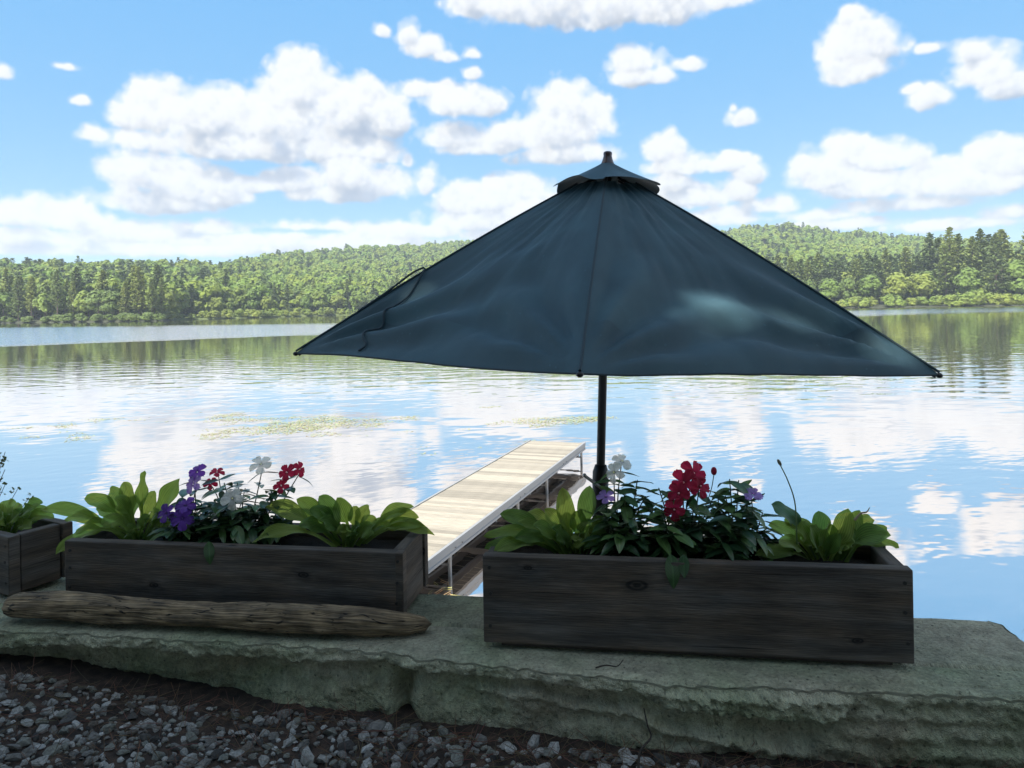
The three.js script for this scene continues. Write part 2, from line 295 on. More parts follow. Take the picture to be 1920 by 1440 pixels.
// -- tree kinds
function leafyCrown(seed, R, H, lobes, per, size, base = 0.28, dense = true) {
  const rnd = mulberry(seed), list = [], cores = [];
  for (let k = 0; k < lobes; k++) {
    const d = onBall(rnd), rr = 0.45 + 0.25 * rnd(), cy = H * (base + (1 - base) * 0.5), hy = H * (1 - base) * 0.5;
    const up = d[1], shrink = up > 0 ? 1 - 0.25 * up : 1, c = [d[0] * R * rr * shrink, cy + up * hy * 0.72, d[2] * R * rr * shrink], lr = R * (0.34 + 0.2 * rnd());
    for (let j = 0; j < per; j++) {
      const q = onBall(rnd); if (q[1] < -0.55) q[1] *= -0.6;
      const e = lr * (0.82 + 0.3 * rnd()), s = size * (0.6 + 0.8 * rnd());
      list.push([c[0] + q[0] * e, c[1] + q[1] * e * 0.85, c[2] + q[2] * e, q[0] + (rnd() - 0.5) * 0.8, q[1] + 0.5 + (rnd() - 0.5) * 0.8, q[2] + (rnd() - 0.5) * 0.8, s, s * (0.6 + 0.4 * rnd()), rnd() * 6.3]);
    }
    if (!dense) continue;
    const core = new THREE.IcosahedronGeometry(lr * 0.72, 1).translate(...c); cores.push(core);
  }
  return merged([sprays(list), ...cores]);
}
function pineCrown(seed, H, R, whorls, low, size) {
  const rnd = mulberry(seed), list = [], wood = [];
  const lean = (rnd() - 0.5) * 0.04;
  for (let k = 0; k < whorls; k++) {
    const t = k / (whorls - 1), y = H * (low + (1 - low) * t), env = Math.pow(1 - t, 0.62) * (0.62 + 0.38 * Math.min(1, t * 4 + 0.25)), n = 4 + (rnd() * 3 | 0), off = rnd() * 6.3;
    for (let j = 0; j < n; j++) {
      if (rnd() < 0.16) continue;
      const a = off + j / n * 6.283 + (rnd() - 0.5) * 0.7, len = R * env * (0.55 + 0.6 * rnd()) + 0.35, rise = 0.10 + 0.35 * t + (rnd() - 0.5) * 0.2, m = 3 + Math.round(len * 2.4);
      for (let i = 0; i < m; i++) {
        const f = 0.28 + 0.75 * (i + rnd() * 0.6) / m, x = Math.cos(a) * len * f + y * lean, z = Math.sin(a) * len * f, s = size * (0.55 + 0.65 * rnd());
        list.push([x + (rnd() - 0.5) * 0.7, y + rise * len * f + (rnd() - 0.5) * 0.45, z + (rnd() - 0.5) * 0.7, (rnd() - 0.5) * 1.5, 0.9, (rnd() - 0.5) * 1.5, s, s * 0.7, rnd() * 6.3]);
      }
      wood.push(tube([[y * lean, y, 0], [Math.cos(a) * len * 0.5 + y * lean, y + rise * len * 0.4, Math.sin(a) * len * 0.5], [Math.cos(a) * len + y * lean, y + rise * len, Math.sin(a) * len]], (q) => 0.07 * (1 - 0.8 * q), 2, 3));
    }
  }
  for (let i = 0; i < 10; i++) list.push([H * lean + (rnd() - 0.5) * 0.4, H * (0.97 + 0.05 * rnd()), (rnd() - 0.5) * 0.4, rnd() - 0.5, 0.5, rnd() - 0.5, size * 0.8, size * 0.6, rnd() * 6]);
  const trunk = tube([[0, -0.5, 0], [H * 0.5 * lean, H * 0.5, 0.1], [H * lean, H * 0.99, 0]], (q) => 0.012 * H * (1 - 0.85 * q) + 0.03, 8, 7);
  return { crown: sprays(list), trunk, wood: merged([trunk, ...wood]) };
}
const barkFar = std({ color: rgb(0.085, 0.07, 0.055), roughness: 1 });
const greens = [[0.115, 0.170, 0.028], [0.130, 0.180, 0.030], [0.095, 0.150, 0.028], [0.150, 0.190, 0.032], [0.085, 0.130, 0.028]].map((c) => phys({ color: rgb(...c), roughness: 0.8, specularIntensity: 0.4, transmission: 0.3 }));
const darks = [[0.105, 0.145, 0.036], [0.125, 0.165, 0.040], [0.140, 0.175, 0.042], [0.080, 0.115, 0.036]].map((c) => phys({ color: rgb(...c), roughness: 0.85, specularIntensity: 0.3, transmission: 0.2 }));
const pines = [1, 2, 3, 4, 5].map((s) => pineCrown(100 + s, 24, 4.3, 24 + s * 2, [0.12, 0.3, 0.2, 0.38, 0.16][s - 1], 1.0));
const spruces = [1, 2].map((s) => pineCrown(140 + s, 16, 2.6, 22, 0.08, 0.8));
const leafies = [1, 2, 3, 4].map((s) => leafyCrown(200 + s, 4.6, 12 + (s % 2) * 2, 15, 62, 0.95, 0.2));
const leafTrunk = merged([tube([[0, -0.5, 0], [0.1, 4, 0.1], [0, 8, 0]], (q) => 0.24 * (1 - 0.6 * q), 5, 7), tube([[0.05, 3, 0], [1.2, 5.5, 0.6]], (q) => 0.12 * (1 - 0.5 * q), 3, 5), tube([[0.05, 3.4, 0], [-1.1, 6, -0.7]], (q) => 0.11 * (1 - 0.5 * q), 3, 5)]);
const bushes = [1, 2, 3].map((s) => leafyCrown(240 + s, 2.2, 2.8, 9, 50, 0.5, 0.02));
const rows = {};
function shoreTree(kind, az, back, height, variant, tone, label, group, name) {
  const r = shoreR(az) + back, [x, z] = polar(az, r), y = land(az, r), R = mulberry(Math.round(az * 977 + back * 31 + variant));
  const o = thing(name, label, kind === 'bush' ? 'shrub' : 'tree', [x, y, z], group);
  o.rotation.y = R() * 6.3; (rows[group] ??= []).push([az, o]);
  if (kind === 'pine' || kind === 'spruce') {
    const s = kind === 'pine' ? pines[variant % pines.length] : spruces[variant % 2], k = height / (kind === 'pine' ? 24 : 16);
    part('trunk', s.wood, barkFar, o); part('crown', s.crown, darks[tone % 4], o); o.scale.set(k * (0.9 + R() * 0.25), k, k * (0.9 + R() * 0.25));
  } else if (kind === 'leafy') {
    const k = height / (12 + ((variant % 4 + 1) % 2) * 2);
    part('trunk', leafTrunk, barkFar, o); part('crown', leafies[variant % 4], greens[tone % 5], o); o.scale.set(k * (0.85 + R() * 0.35), k, k * (0.85 + R() * 0.35));
  } else { part('foliage', bushes[variant % 3], greens[tone % 5], o); const k = height / 2.8; o.scale.set(k * (1 + R() * 0.5), k, k * (1 + R() * 0.5)); }
  return o;
}
{
  const R = mulberry(77);
  // the stand on the left point
  for (let i = 0; i < 44; i++) {
    const az = -36 + 11.3 * (i + R()) / 44, back = 3 + (i % 3) * 9 + R() * 6, pine = R() < 0.42;
    shoreTree(pine ? 'pine' : 'leafy', az, back, pine ? 12 + R() * 6.5 : 8 + R() * 4.5, R() * 20 | 0, R() * 20 | 0, pine ? 'pine on the far left point' : 'leafy tree on the far left point', pine ? 'pines on the left point' : 'leafy trees on the left point', pine ? 'pine_tree' : 'leafy_tree');
  }
  // the bay: young leafy trees with a few dark conifers
  for (let i = 0; i < 58; i++) {
    const az = -24.4 + 24 * (i + R()) / 58, back = 8 + (i % 3) * 14 + R() * 10, dark = R() < 0.22;
    shoreTree(dark ? 'spruce' : 'leafy', az, back, dark ? 11 + R() * 7 : 6 + R() * 6 + (i % 3) * 1.5, R() * 20 | 0, R() * 20 | 0, dark ? 'dark conifer among leafy trees at the far bay' : 'leafy tree on the far bay shore', dark ? 'conifers behind the bay' : 'leafy trees round the bay', dark ? 'spruce_tree' : 'leafy_tree');
  }
  // the tall pines on the right, with leafy trees in front
  for (let i = 0; i < 84; i++) {
    const az = 7 + 30 * (i + R()) / 84, row = i % 4, back = 5 + row * 10 + R() * 7, tall = smooth(26, 30, az), pine = R() < (row ? 0.8 : 0.45);
    const h = pine ? lerp(16, 24, tall) + R() * 4.5 - (row === 0 ? 3 : 0) : lerp(9, 12, tall) + R() * 4;
    shoreTree(pine ? 'pine' : 'leafy', az, back, h, R() * 20 | 0, (R() * 20 | 0), pine ? (az > 28 ? 'tall pine at the right end of the far shore' : 'shorter pine on the far right shore') : 'leafy tree before the pines on the far right shore', pine ? (az > 28 ? 'tall pines at the right' : 'pines on the right shore') : 'leafy trees on the right shore', pine ? 'pine_tree' : 'leafy_tree');
  }
  // shrubs at the water's edge
  for (let i = 0; i < 40; i++) { const az = 13 + 24 * (i + R()) / 40; shoreTree('bush', az, 0.6 + R() * 2.4, 2 + R() * 2.6, R() * 9 | 0, [1, 3, 0, 3][R() * 4 | 0], "bright shrub at the water's edge below the right pines", 'shrubs on the right shore', 'shore_shrub'); }
  for (let i = 0; i < 84; i++) { const az = -36 + 36 * (i + R()) / 84, left = az < -25; shoreTree('bush', az, 0.2 + R() * (left ? 2 : 5), left ? 1.4 + R() * 1.2 : 1.2 + R() * 1.8, R() * 9 | 0, left ? 4 : [3, 1][R() * 2 | 0], left ? 'low dark shrub under the far left point trees' : 'low bright shrub at the far bay edge', left ? 'shrubs under the left point' : 'shrubs round the bay', 'shore_shrub'); }
}
// label each by its place along its own row, counted from the left
{
  const ones = ['', 'first', 'second', 'third', 'fourth', 'fifth', 'sixth', 'seventh', 'eighth', 'ninth', 'tenth', 'eleventh', 'twelfth', 'thirteenth', 'fourteenth', 'fifteenth', 'sixteenth', 'seventeenth', 'eighteenth', 'nineteenth'], tens = ['', '', 'twenty', 'thirty', 'forty', 'fifty', 'sixty'], flat = ['', '', 'twentieth', 'thirtieth', 'fortieth', 'fiftieth', 'sixtieth'];
  const nth = (n) => n < 20 ? ones[n] : n % 10 ? `${tens[n / 10 | 0]}-${ones[n % 10]}` : flat[n / 10];
  for (const list of Object.values(rows)) list.sort((a, b) => a[0] - b[0]).forEach(([, o], i) => { o.userData.label += `, ${nth(i + 1)} from the left`; });
}
// -- the wooded hillsides: one mass each of leafy crowns and conifers
{
  const R = mulberry(91), leafy = [[], [], []], conifer = [[], []];
  const far = [1, 2, 3].map((s) => leafyCrown(300 + s, 4.4, 9.5, 8, 26, 1.5, 0.05)), con = [1, 2].map((s) => pineCrown(320 + s, 15, 2.7, 13, 0.05, 1.3).crown);
  for (let k = 0; k < 17000; k++) {
    const az = -50 + 100 * R(), a = shoreR(az) + 18, b = ridgeR(az) + 45, r = Math.sqrt(lerp(a * a, b * b, R())), [x, z] = polar(az, r), y = land(az, r);
    const patch = fbm(x / 60, z / 60, 5, 3), left = smooth(-20, -24, az), nearPine = smooth(12, 16, az) * smooth(470, 380, r), isCon = R() < clamp(0.03 + patch * 0.7 + left * 0.12 + nearPine * 0.5, 0.025, 0.9);
    const j = 0.85 + 0.3 * R(), warm = R();
    if (isCon) conifer[R() * 2 | 0].push({ p: [x, y - 0.5, z], r: [0, R() * 6.3, 0], s: [0.8 + R() * 0.5, (0.55 + R() * 0.45) * (1 + nearPine * 0.25), 0.8 + R() * 0.5], c: rgb(0.085 * j, 0.125 * j, 0.040 * j) });
    else { const s = 0.6 + R() * 0.65; leafy[R() * 3 | 0].push({ p: [x, y - 0.5, z], r: [0, R() * 6.3, 0], s: [s * (0.9 + R() * 0.3), s * (0.85 + R() * 0.4), s * (0.9 + R() * 0.3)], c: rgb((0.108 + 0.055 * warm) * j, (0.178 + 0.03 * warm) * j, 0.030 * j) }); }
  }
  const m = phys({ color: 0xffffff, roughness: 0.9, specularIntensity: 0.3, transmission: 0.35 });
  leafy.forEach((l, i) => scene.add(instances('hillside_leafy_woods', far[i], m, l, 'leafy woods covering the hills across the lake')));
  conifer.forEach((l, i) => scene.add(instances('hillside_conifer_woods', con[i], m, l, 'scattered conifers in the woods on the hills')));
}
console.log('far', Math.round(performance.now()));
// ---------- near shore: bank, concrete wall, gravel ----------
const frontZ = table([[-4, -2.52], [-1.48, -2.135], [-0.989, -2.064], [-0.468, -1.980], [0.037, -1.846], [0.383, -1.762], [0.77, -1.719], [1.131, -1.672], [3, -1.40]]);
const backZ = table([[-4, -3.7], [-1.5, -2.56], [-0.233, -2.344], [1.346, -2.083], [3, -1.82]]);
const seamZ = table([[-4, -2.72], [-0.258, -2.121], [-0.098, -2.095], [0.969, -1.836], [1.209, -1.800], [3, -1.54]]);
const gravelY = (x, z) => 1.938 + 0.062 * smooth(-0.7, -1.6, x) + 0.012 * fbm(x * 2.2, z * 2.2, 0.3, 3) - 0.02 * smooth(-1.6, 0.5, z);
{
  // earth bank falling to the lake behind the wall, and the yard behind the camera
  const bank = table([[-7.5, -0.6], [-5.5, -0.05], [-4.2, 0.85], [-3.4, 1.34], [-2.6, 1.66], [-1.9, 1.72]]);
  const earth = std({ color: rgb(0.10, 0.075, 0.05), roughness: 1 });
  setting('bank', sheet(120, 40, (u, v) => { const x = -16 + 32 * u, z = lerp(-1.95, -7.5, v) + 0.16 * x * smooth(1.5, 0, Math.abs(x) / 20); return [x, bank(lerp(-1.95, -7.5, v)) + 0.05 * fbm(x * 2, v * 9, 1, 3), z]; }), earth, 'earth bank falling from the wall to the lake');
  setting('yard', sheet(50, 50, (u, v) => { const x = -30 + 60 * u, z = lerp(-1.1, 40, v); return [x, 1.895 + 0.04 * fbm(x * 0.7, z * 0.7, 2, 3), z]; }, { flip: true }), std({ color: rgb(0.075, 0.062, 0.045), roughness: 1 }), 'shaded yard of needle litter and gravel');
}
// fine grain for the concrete
const concreteGrain = texture(512, 512, (u, v, x, y) => { const n = fbm(u * 40, v * 40, 1, 4), s = per.noise(x * 0.45, y * 0.45, 3), pit = Math.max(0, per.noise(x * 0.11, y * 0.11, 7) - 0.45) * 2; return [clamp(0.62 + n * 0.35 + s * 0.22 - pit)]; }, false);
const concreteTint = texture(512, 512, (u, v, x, y) => { const c = 0.80 + 0.22 * fbm(u * 9, v * 9, 2, 4) + 0.20 * fbm(u * 45, v * 45, 5, 3) + 0.10 * per.noise(x * 0.4, y * 0.4, 5) - 0.8 * Math.max(0, per.noise(x * 0.12, y * 0.10, 8) - 0.38); return [c, c, c]; });
for (const t of [concreteGrain, concreteTint]) t.repeat.set(2.2, 2.2);
const concrete = std({ vertexColors: true, map: concreteTint, bumpMap: concreteGrain, bumpScale: 0.014, roughness: 0.94 });
{
  const wall = thing('concrete_wall', 'weathered mossy concrete retaining wall with a broken front edge', 'wall');
  // how far the front face stands out, t metres below the top edge
  const crumb = (x) => smooth(0.28, 0.36, x) * smooth(0.80, 0.70, x);              // loose aggregate lump under the lip
  const plain = (x) => smooth(0.62, 0.80, x);                                      // the straight cast face on the right
  const lipEnd = (x) => 0.028 + 0.016 * fbm(x * 3.1, 2, 7, 3) * 2 + 0.012 * smooth(-0.3, -0.9, x) + crumb(x) * 0.035 + 0.014 * ridged(x * 9, 1, 2, 3) * 0.4 + 0.016 * fbm(x * 24, 3, 1, 3);
  function out(x, t) {
    const lip = lipEnd(x), p = plain(x), below = smooth(lip - 0.004, lip + 0.012, t);
    let o = 0.011 * ridged(x * 30, t * 34, 1, 4) + 0.004 * ridged(x * 16, t * 16, 1, 4) - 0.008 + 0.020 * fbm(x * 22, t * 28, 4, 5);
    const recess = 0.044 + 0.018 * fbm(x * 2.4, 5, 3, 2) * 2 + 0.015 * smooth(-0.45, -0.8, x);
    const bulge = Math.max(0, t - lip) * (0.38 - 0.55 * smooth(-0.55, -0.95, x)) + 0.05 * fbm(x * 4.6, t * 8, 6, 5);
    let b = -recess + bulge;
    b -= 0.075 * Math.exp(-(((x + 0.30 + 0.02 * fbm(t * 20, 1, 1, 2)) / 0.026) ** 2)) * smooth(0.03, 0.06, t);       // open joint
    b += 0.022 * smooth(0.02, 0.0, Math.abs(t - lip - 0.045 - 0.05 * (x - 0.05) - 0.01 * fbm(x * 12, 0, 1, 2))) * smooth(-0.2, 0, x) * smooth(0.75, 0.55, x);  // a second ledge
    o += below * b * (1 - p);
    o += crumb(x) * smooth(0.01, 0.02, t) * (1 - below) * 0.022 * (0.4 + ridged(x * 34, t * 40, 5, 3));
    o += p * (0.10 * t + 0.0035 * Math.sin(t * 150 + 3 * fbm(x * 5, t * 5, 2, 2)) + 0.012 * fbm(x * 5, t * 16, 9, 4) - 0.004);
    o -= 0.012 * smooth(0.012, 0, t) * (0.5 + fbm(x * 20, 1, 1, 3)) ;
    o += 0.016 * fbm(x * 3, 1, 9, 3);
    return o;
  }
  const nx = 1000, x0 = -2.7, x1 = 2.3;
  const stain = (x, y, z, top) => {
    const moss = clamp(0.45 + fbm(x * 3, y * 6, z * 3, 4) * 1.6), brown = clamp(fbm(x * 2.2 + 9, y * 5, z * 2, 4) * 2.2 - 0.1), k = 0.9 + 0.3 * fbm(x * 8, y * 8, z * 8, 3);
    const c = [lerp(0.55, 0.36, moss), lerp(0.55, 0.44, moss), lerp(0.45, 0.29, moss)];
    if (!top) { c[0] = lerp(c[0], 0.28, brown); c[1] = lerp(c[1], 0.23, brown); c[2] = lerp(c[2], 0.16, brown); }
    return [c[0] * k * 1.22, c[1] * k * 1.18, c[2] * k * 1.06];
  };
  const topY = (x, z) => 2.1 + 0.003 * fbm(x * 6, z * 6, 1, 3) - 0.0015;
  const front = sheet(nx, 88, (u, v) => {
    const x = lerp(x0, x1, u), zf = frontZ(x), zs = seamZ(x) + 0.004 * fbm(x * 9, 1, 4, 3);
    if (v > 0.68) {
      const q = (v - 0.68) / 0.32, edge = zf + out(x, 0), z = lerp(edge, zs, q);
      let y = topY(x, z) - 0.010 * smooth(0.12, 0, q) * clamp(0.4 + 1.6 * fbm(x * 14, 2, 3, 3));
      y -= 0.003 * smooth(0.08, 0, Math.abs(q - 0.30 - 0.1 * fbm(x * 2, 1, 1, 2))) * plain(x);
      return [x, y - (q > 0.97 ? 0.008 : 0), z];
    }
    const t = (1 - v / 0.68) * 0.30;
    return [x, topY(x, zf) - t - 0.010 * clamp(0.4 + 1.6 * fbm(x * 14, 2, 3, 3)) * smooth(0.06, 0, t), zf + out(x, t)];
  }, { uv: (u, v, p) => [p[0], v > 0.68 ? p[2] : p[1] + 5], color: (u, v, p) => stain(...p, v > 0.69), flip: false });
  part('front_slab', front, concrete, wall);
  const end = (z) => 1.340 - 0.30 * (z + 2.083) * 0.6 + 0.03 * fbm(z * 9, 1, 1, 4) - 0.03 * smooth(-2.05, -2.09, z);
  const back = sheet(520, 34, (u, v) => {
    const zq = clamp(v / 0.7), down = clamp((v - 0.7) / 0.3);
    let x = lerp(x0, 1.36, u), z = lerp(seamZ(x) - 0.004, backZ(x) + 0.012 * fbm(x * 7, 2, 2, 4), zq);
    x = Math.min(x, end(z));
    const y = topY(x, z) - (v < 0.02 ? 0.008 : 0) - down * 0.5 - smooth(0.002, 0, Math.abs(x - end(z))) * 0.004;
    return [x, y, z - down * 0.02];
  }, { uv: (u, v, p) => [p[0], p[2] + p[1]], color: (u, v, p) => stain(p[0] * 0.9 + 3, p[1], p[2], true), flip: false });
  part('back_slab', back, concrete, wall);
  const side = sheet(30, 10, (u, v) => { const z = lerp(seamZ(1.2) - 0.004, backZ(1.33), u); return [end(z) + 0.01 * fbm(z * 12, v * 4, 2, 3), topY(1.3, z) - v * 0.5, z]; }, { uv: (u, v, p) => [p[2], p[1]], color: (u, v, p) => stain(...p, false) });
  part('slab_end', side, concrete, wall);
}
// gravel: a sheet of dark litter, single stones and needles
{
  const litter = texture(512, 512, (u, v, x, y) => { const n = fbm(u * 14, v * 14, 3, 4), s = per.noise(x * 0.7, y * 0.25, 2) * 0.5 + per.noise(x * 0.2, y * 0.6, 4) * 0.5; const k = clamp(0.17 + n * 0.22 + s * 0.16); return [k * 1.1, k * 0.88, k * 0.73]; });
  litter.repeat.set(2, 2);
  const bed = setting('gravel_ground', sheet(120, 60, (u, v) => { const x = -3 + 5.6 * u, z = lerp(frontZ(x) - 0.26, -0.6, v); return [x, gravelY(x, z), z]; }, { uv: (u, v, p) => [p[0], p[2]], flip: false }), std({ map: litter, bumpMap: litter, bumpScale: 0.006, roughness: 1 }), 'crushed stone and brown needle litter in front of the wall');
  const R = mulberry(17);
  const stones = [];
  for (let k = 0; k < 8; k++) {
    const g = new THREE.IcosahedronGeometry(1, k < 3 ? 0 : 1), p = g.attributes.position, S = mulberry(k + 40), cuts = Array.from({ length: 9 }, () => [...onBall(S), 0.42 + 0.42 * S()]);
    for (let i = 0; i < p.count; i++) {
      const v = V(p.getX(i), p.getY(i), p.getZ(i));
      for (const [a, b, c, d] of cuts) { const e = v.x * a + v.y * b + v.z * c; if (e > d) v.addScaledVector(V(a, b, c), d - e); }
      v.multiplyScalar(1 + 0.25 * per.noise(v.x * 1.7 + k, v.y * 1.7, v.z * 1.7)); p.setXYZ(i, v.x, v.y * 0.72, v.z);
    }
    g.computeVertexNormals(); stones.push(g);
  }
  const speckle = texture(256, 256, (u, v, x, y) => { const n = fbm(u * 10, v * 10, 1, 4), s = per.noise(x * 0.5, y * 0.5, 2); const k = 0.78 + n * 0.4 + s * 0.2; return [k, k, k]; });
  const tones = [[0.28, 0.275, 0.255], [0.50, 0.50, 0.47], [0.125, 0.12, 0.11], [0.66, 0.665, 0.64], [0.20, 0.17, 0.14], [0.30, 0.31, 0.27], [0.07, 0.065, 0.06]].map((c) => std({ color: rgb(...c), map: speckle, bumpMap: speckle, bumpScale: 0.002, roughness: 0.9, flatShading: true }));
  const laid = [];
  for (let tries = 0; tries < 40000 && laid.length < 7600; tries++) {
    const x = -2.6 + 4.6 * R(), z = lerp(frontZ(x) + 0.045, -0.95, R() ** 1.25), s = 0.006 + 0.014 * R() ** 1.8 + (R() < 0.03 ? 0.007 : 0);
    const near = z > frontZ(x) + 0.16; if (R() < (near ? 0 : 0.45) + 0.55 * smooth(0.0, 0.3, fbm(x * 3.2, z * 5, 6, 3))) continue;
    if (laid.some((q) => (q.x - x) ** 2 + (q.z - z) ** 2 < ((q.s + s) * 0.62) ** 2)) continue;
    laid.push({ x, z, s, y: gravelY(x, z) + s * 0.22, r: [R() * 0.8 - 0.4, R() * 6.3, R() * 0.8 - 0.4], k: R() * 8 | 0, t: R() < 0.55 ? [0, 1, 5][R() * 3 | 0] : R() * 7 | 0, f: [1 + R() * 0.5, 0.8 + R() * 0.5, 1 + R() * 0.3] });
  }
  const inFrame = (q) => { const d = -q.z, h = (3 - q.y) / d * 1400 + 573 + q.x / d * -24; return Math.abs(q.x / d) < 0.7 && h < 1450; };
  const seen = laid.filter(inFrame).sort((a, b) => b.s / -b.z - a.s / -a.z), single = new Set(seen.slice(0, 298));
  const rest = stones.map(() => []);
  for (const q of laid) {
    if (single.has(q)) { const m = part('stone', stones[q.k], tones[q.t], bed, [q.x, q.y, q.z]); m.rotation.set(...q.r); m.scale.set(q.s * q.f[0], q.s * q.f[1], q.s * q.f[2]); }
    else rest[q.k].push({ p: [q.x, q.y, q.z], r: q.r, s: [q.s * q.f[0], q.s * q.f[1], q.s * q.f[2]], c: tones[q.t].color });
  }
  const plainStone = std({ color: 0xffffff, map: speckle, roughness: 0.9, flatShading: true });
  rest.forEach((l, k) => { if (l.length) scene.add(instances('gravel', stones[k], plainStone, l, 'smaller crushed stones scattered between the larger ones')); });
  // brown pine needles
  const needle = new THREE.CylinderGeometry(0.0006, 0.0005, 0.085, 4, 3).rotateZ(Math.PI / 2); { const p = needle.attributes.position; for (let i = 0; i < p.count; i++) p.setY(i, p.getY(i) + 2.2 * p.getX(i) ** 2); }
  const nl = [];
  for (let k = 0; k < 3600; k++) { const x = -2.4 + 4 * R(), z = lerp(frontZ(x) + 0.03, -1.2, R() ** 1.4); nl.push({ p: [x, gravelY(x, z) + 0.003 + R() * 0.016, z], r: [R() * 6, R() * 6.3, (R() - 0.5) * 0.5], s: 0.6 + R() * 0.7, c: rgb(0.09 + R() * 0.08, 0.055 + R() * 0.04, 0.034 + R() * 0.018) }); }
  for (let k = 0; k < 260; k++) { const x = -1.6 + 3 * R(), z = lerp(frontZ(x) - 0.03, backZ(x) + 0.05, R()); nl.push({ p: [x, 2.1035, z], r: [0, R() * 6.3, 0], s: 0.2 + R() * 0.35, c: rgb(0.09, 0.07, 0.05) }); }
  scene.add(instances('pine_needles', needle, std({ color: 0xffffff, roughness: 0.8 }), nl, 'fallen brown pine needles among the stones'));
}
console.log('ground', Math.round(performance.now()));
// ---------- wooden planters and the log ----------
function woodTexture(seed, knots, w = 1024, h = 256, len = 1.06, tall = 0.265) {
  const S = mulberry(seed), off = S() * 50, bumps = new Float32Array(w * h);
  const t = texture(w, h, (u, v, x, y) => {
    let X = u * len, Y = v * tall, ring = Y * 95 + 2.2 * fbm(X * 2.2 + off, Y * 9, seed, 3) * 3, dark = 0;
    for (const [kx, ky, kr] of knots) { const dx = (X - kx) / 2.1, dy = Y - ky, d = Math.hypot(dx, dy) / kr; ring += 9 * Math.exp(-d * d * 0.5) * Math.sign(dy || 1) * Math.min(1, Math.abs(dy) / kr); dark = Math.max(dark, Math.exp(-((d * 1.3) ** 4)) * (0.65 + 0.35 * Math.sin(d * 14))); }
    const grain = 0.5 + 0.5 * Math.sin(ring * 1.4), fine = fbm(X * 14 + off, Y * 420, seed, 3), streak = fbm(X * 3 + off, Y * 60, seed + 3, 3), patch = fbm(X * 5 + off, Y * 11, 8, 4), scratch = Math.max(0, per.noise(X * 30 + off, Y * 900, 4) - 0.42), check = Math.max(0, per.noise(X * 2.2 + off, Y * 150, 11) - 0.52) * 4;
    const k = clamp(0.47 + 0.07 * grain + 0.20 * fine + 0.16 * streak + 0.24 * patch + 0.35 * scratch - 0.5 * dark - 0.6 * Math.min(0.6, check));
    bumps[y * w + x] = clamp(0.5 + 0.16 * grain + 0.7 * fine - 0.8 * Math.min(0.7, check) - 0.3 * dark);
    const warm = clamp(0.5 + 1.4 * fbm(X * 4, Y * 16 + off, 2, 3));
    return [k * lerp(0.95, 1.05, warm), k * lerp(0.94, 0.93, warm), k * lerp(0.92, 0.80, warm)];
  });
  const b = texture(w, h, (u, v, x, y) => [bumps[y * w + x]], false);
  for (const q of [t, b]) q.repeat.set(1 / len, 1 / tall);
  return std({ color: rgb(0.325, 0.312, 0.305), map: t, bumpMap: b, bumpScale: 0.0022, roughness: 0.88 });
}
const woodFront = [woodTexture(3, [[0.40, 0.165, 0.020], [0.93, 0.05, 0.010], [0.12, 0.2, 0.008]]), woodTexture(9, [[0.78, 0.11, 0.012], [0.3, 0.06, 0.011], [0.55, 0.2, 0.008]])];
const woodSide = woodTexture(21, [[0.6, 0.1, 0.01]], 512, 256);
const screwMat = std({ color: rgb(0.03, 0.028, 0.027), roughness: 0.6, metalness: 0.4 });
const soilMat = std({ color: rgb(0.028, 0.021, 0.016), roughness: 1, bumpMap: concreteGrain, bumpScale: 0.01 });
function planter(label, [x, z], turn, len, tall, deep, variant) {
  const o = thing('wooden_planter', label, 'planter', [x, 2.1035, z], 'weathered wooden planter boxes on the wall'); o.rotation.y = -turn;   // front left bottom corner; +x along the front, -z to the back
  const t = 0.036, g = 0.004, R = mulberry(variant * 7 + 1), h = tall - 0.012;
  part('front_board', boardUV(board(len, h, t), len / 2, h / 2), woodFront[variant % 2], o, [len / 2, 0.012 + h / 2, -t / 2]);
  part('back_board', boardUV(board(len, h - 0.003, t), len / 2 + 0.4, h / 2 + 0.05), woodFront[(variant + 1) % 2], o, [len / 2, 0.012 + h / 2, -deep + t / 2]);
  for (const s of [0, 1]) {
    const e = board(deep - 2 * t - 2 * g, h - 0.002, t); boardUV(e.rotateY(0), 0.3 * s, 0.1);
    const m = part('end_board', e, woodSide, o, [s ? len - t / 2 - 0.006 : t / 2 + 0.006, 0.012 + h / 2 - 0.001, -deep / 2]); m.rotation.y = Math.PI / 2;
  }
  part('bottom_board', board(len - 0.09, 0.02, deep - 0.03, 0.002), woodSide, o, [len / 2, 0.010, -deep / 2]);
  part('soil', sheet(40, 12, (u, v) => { const X = lerp(t + 0.003, len - t - 0.003, u), Z = -lerp(t + 0.003, deep - t - 0.003, v); return [X, tall - 0.035 + 0.010 * fbm(X * 14, Z * 14, variant, 3), Z]; }), soilMat, o);
  for (const e of [0.018, len - 0.018]) for (const k of [0.22, 0.55, 0.86]) {
    const s = part('screw', new THREE.CylinderGeometry(0.0045, 0.005, 0.003, 12).rotateX(Math.PI / 2), screwMat, o, [e + (R() - 0.5) * 0.006, 0.012 + h * k + (R() - 0.5) * 0.01, 0.0008]);
    s.rotation.z = R() * 3;
  }
  return o;
}
planter('weathered planter with one big red flower cluster, below the umbrella pole', [-0.090, -1.964], 0.150, 1.061, 0.240, 0.225, 0);
planter('weathered planter behind the driftwood log, with purple and white flowers', [-1.392, -2.300], 0.160, 1.082, 0.196, 0.265, 1);
planter('weathered planter cut off by the left edge of the picture', [-2.506, -2.841], 0.50, 1.040, 0.196, 0.205, 2);
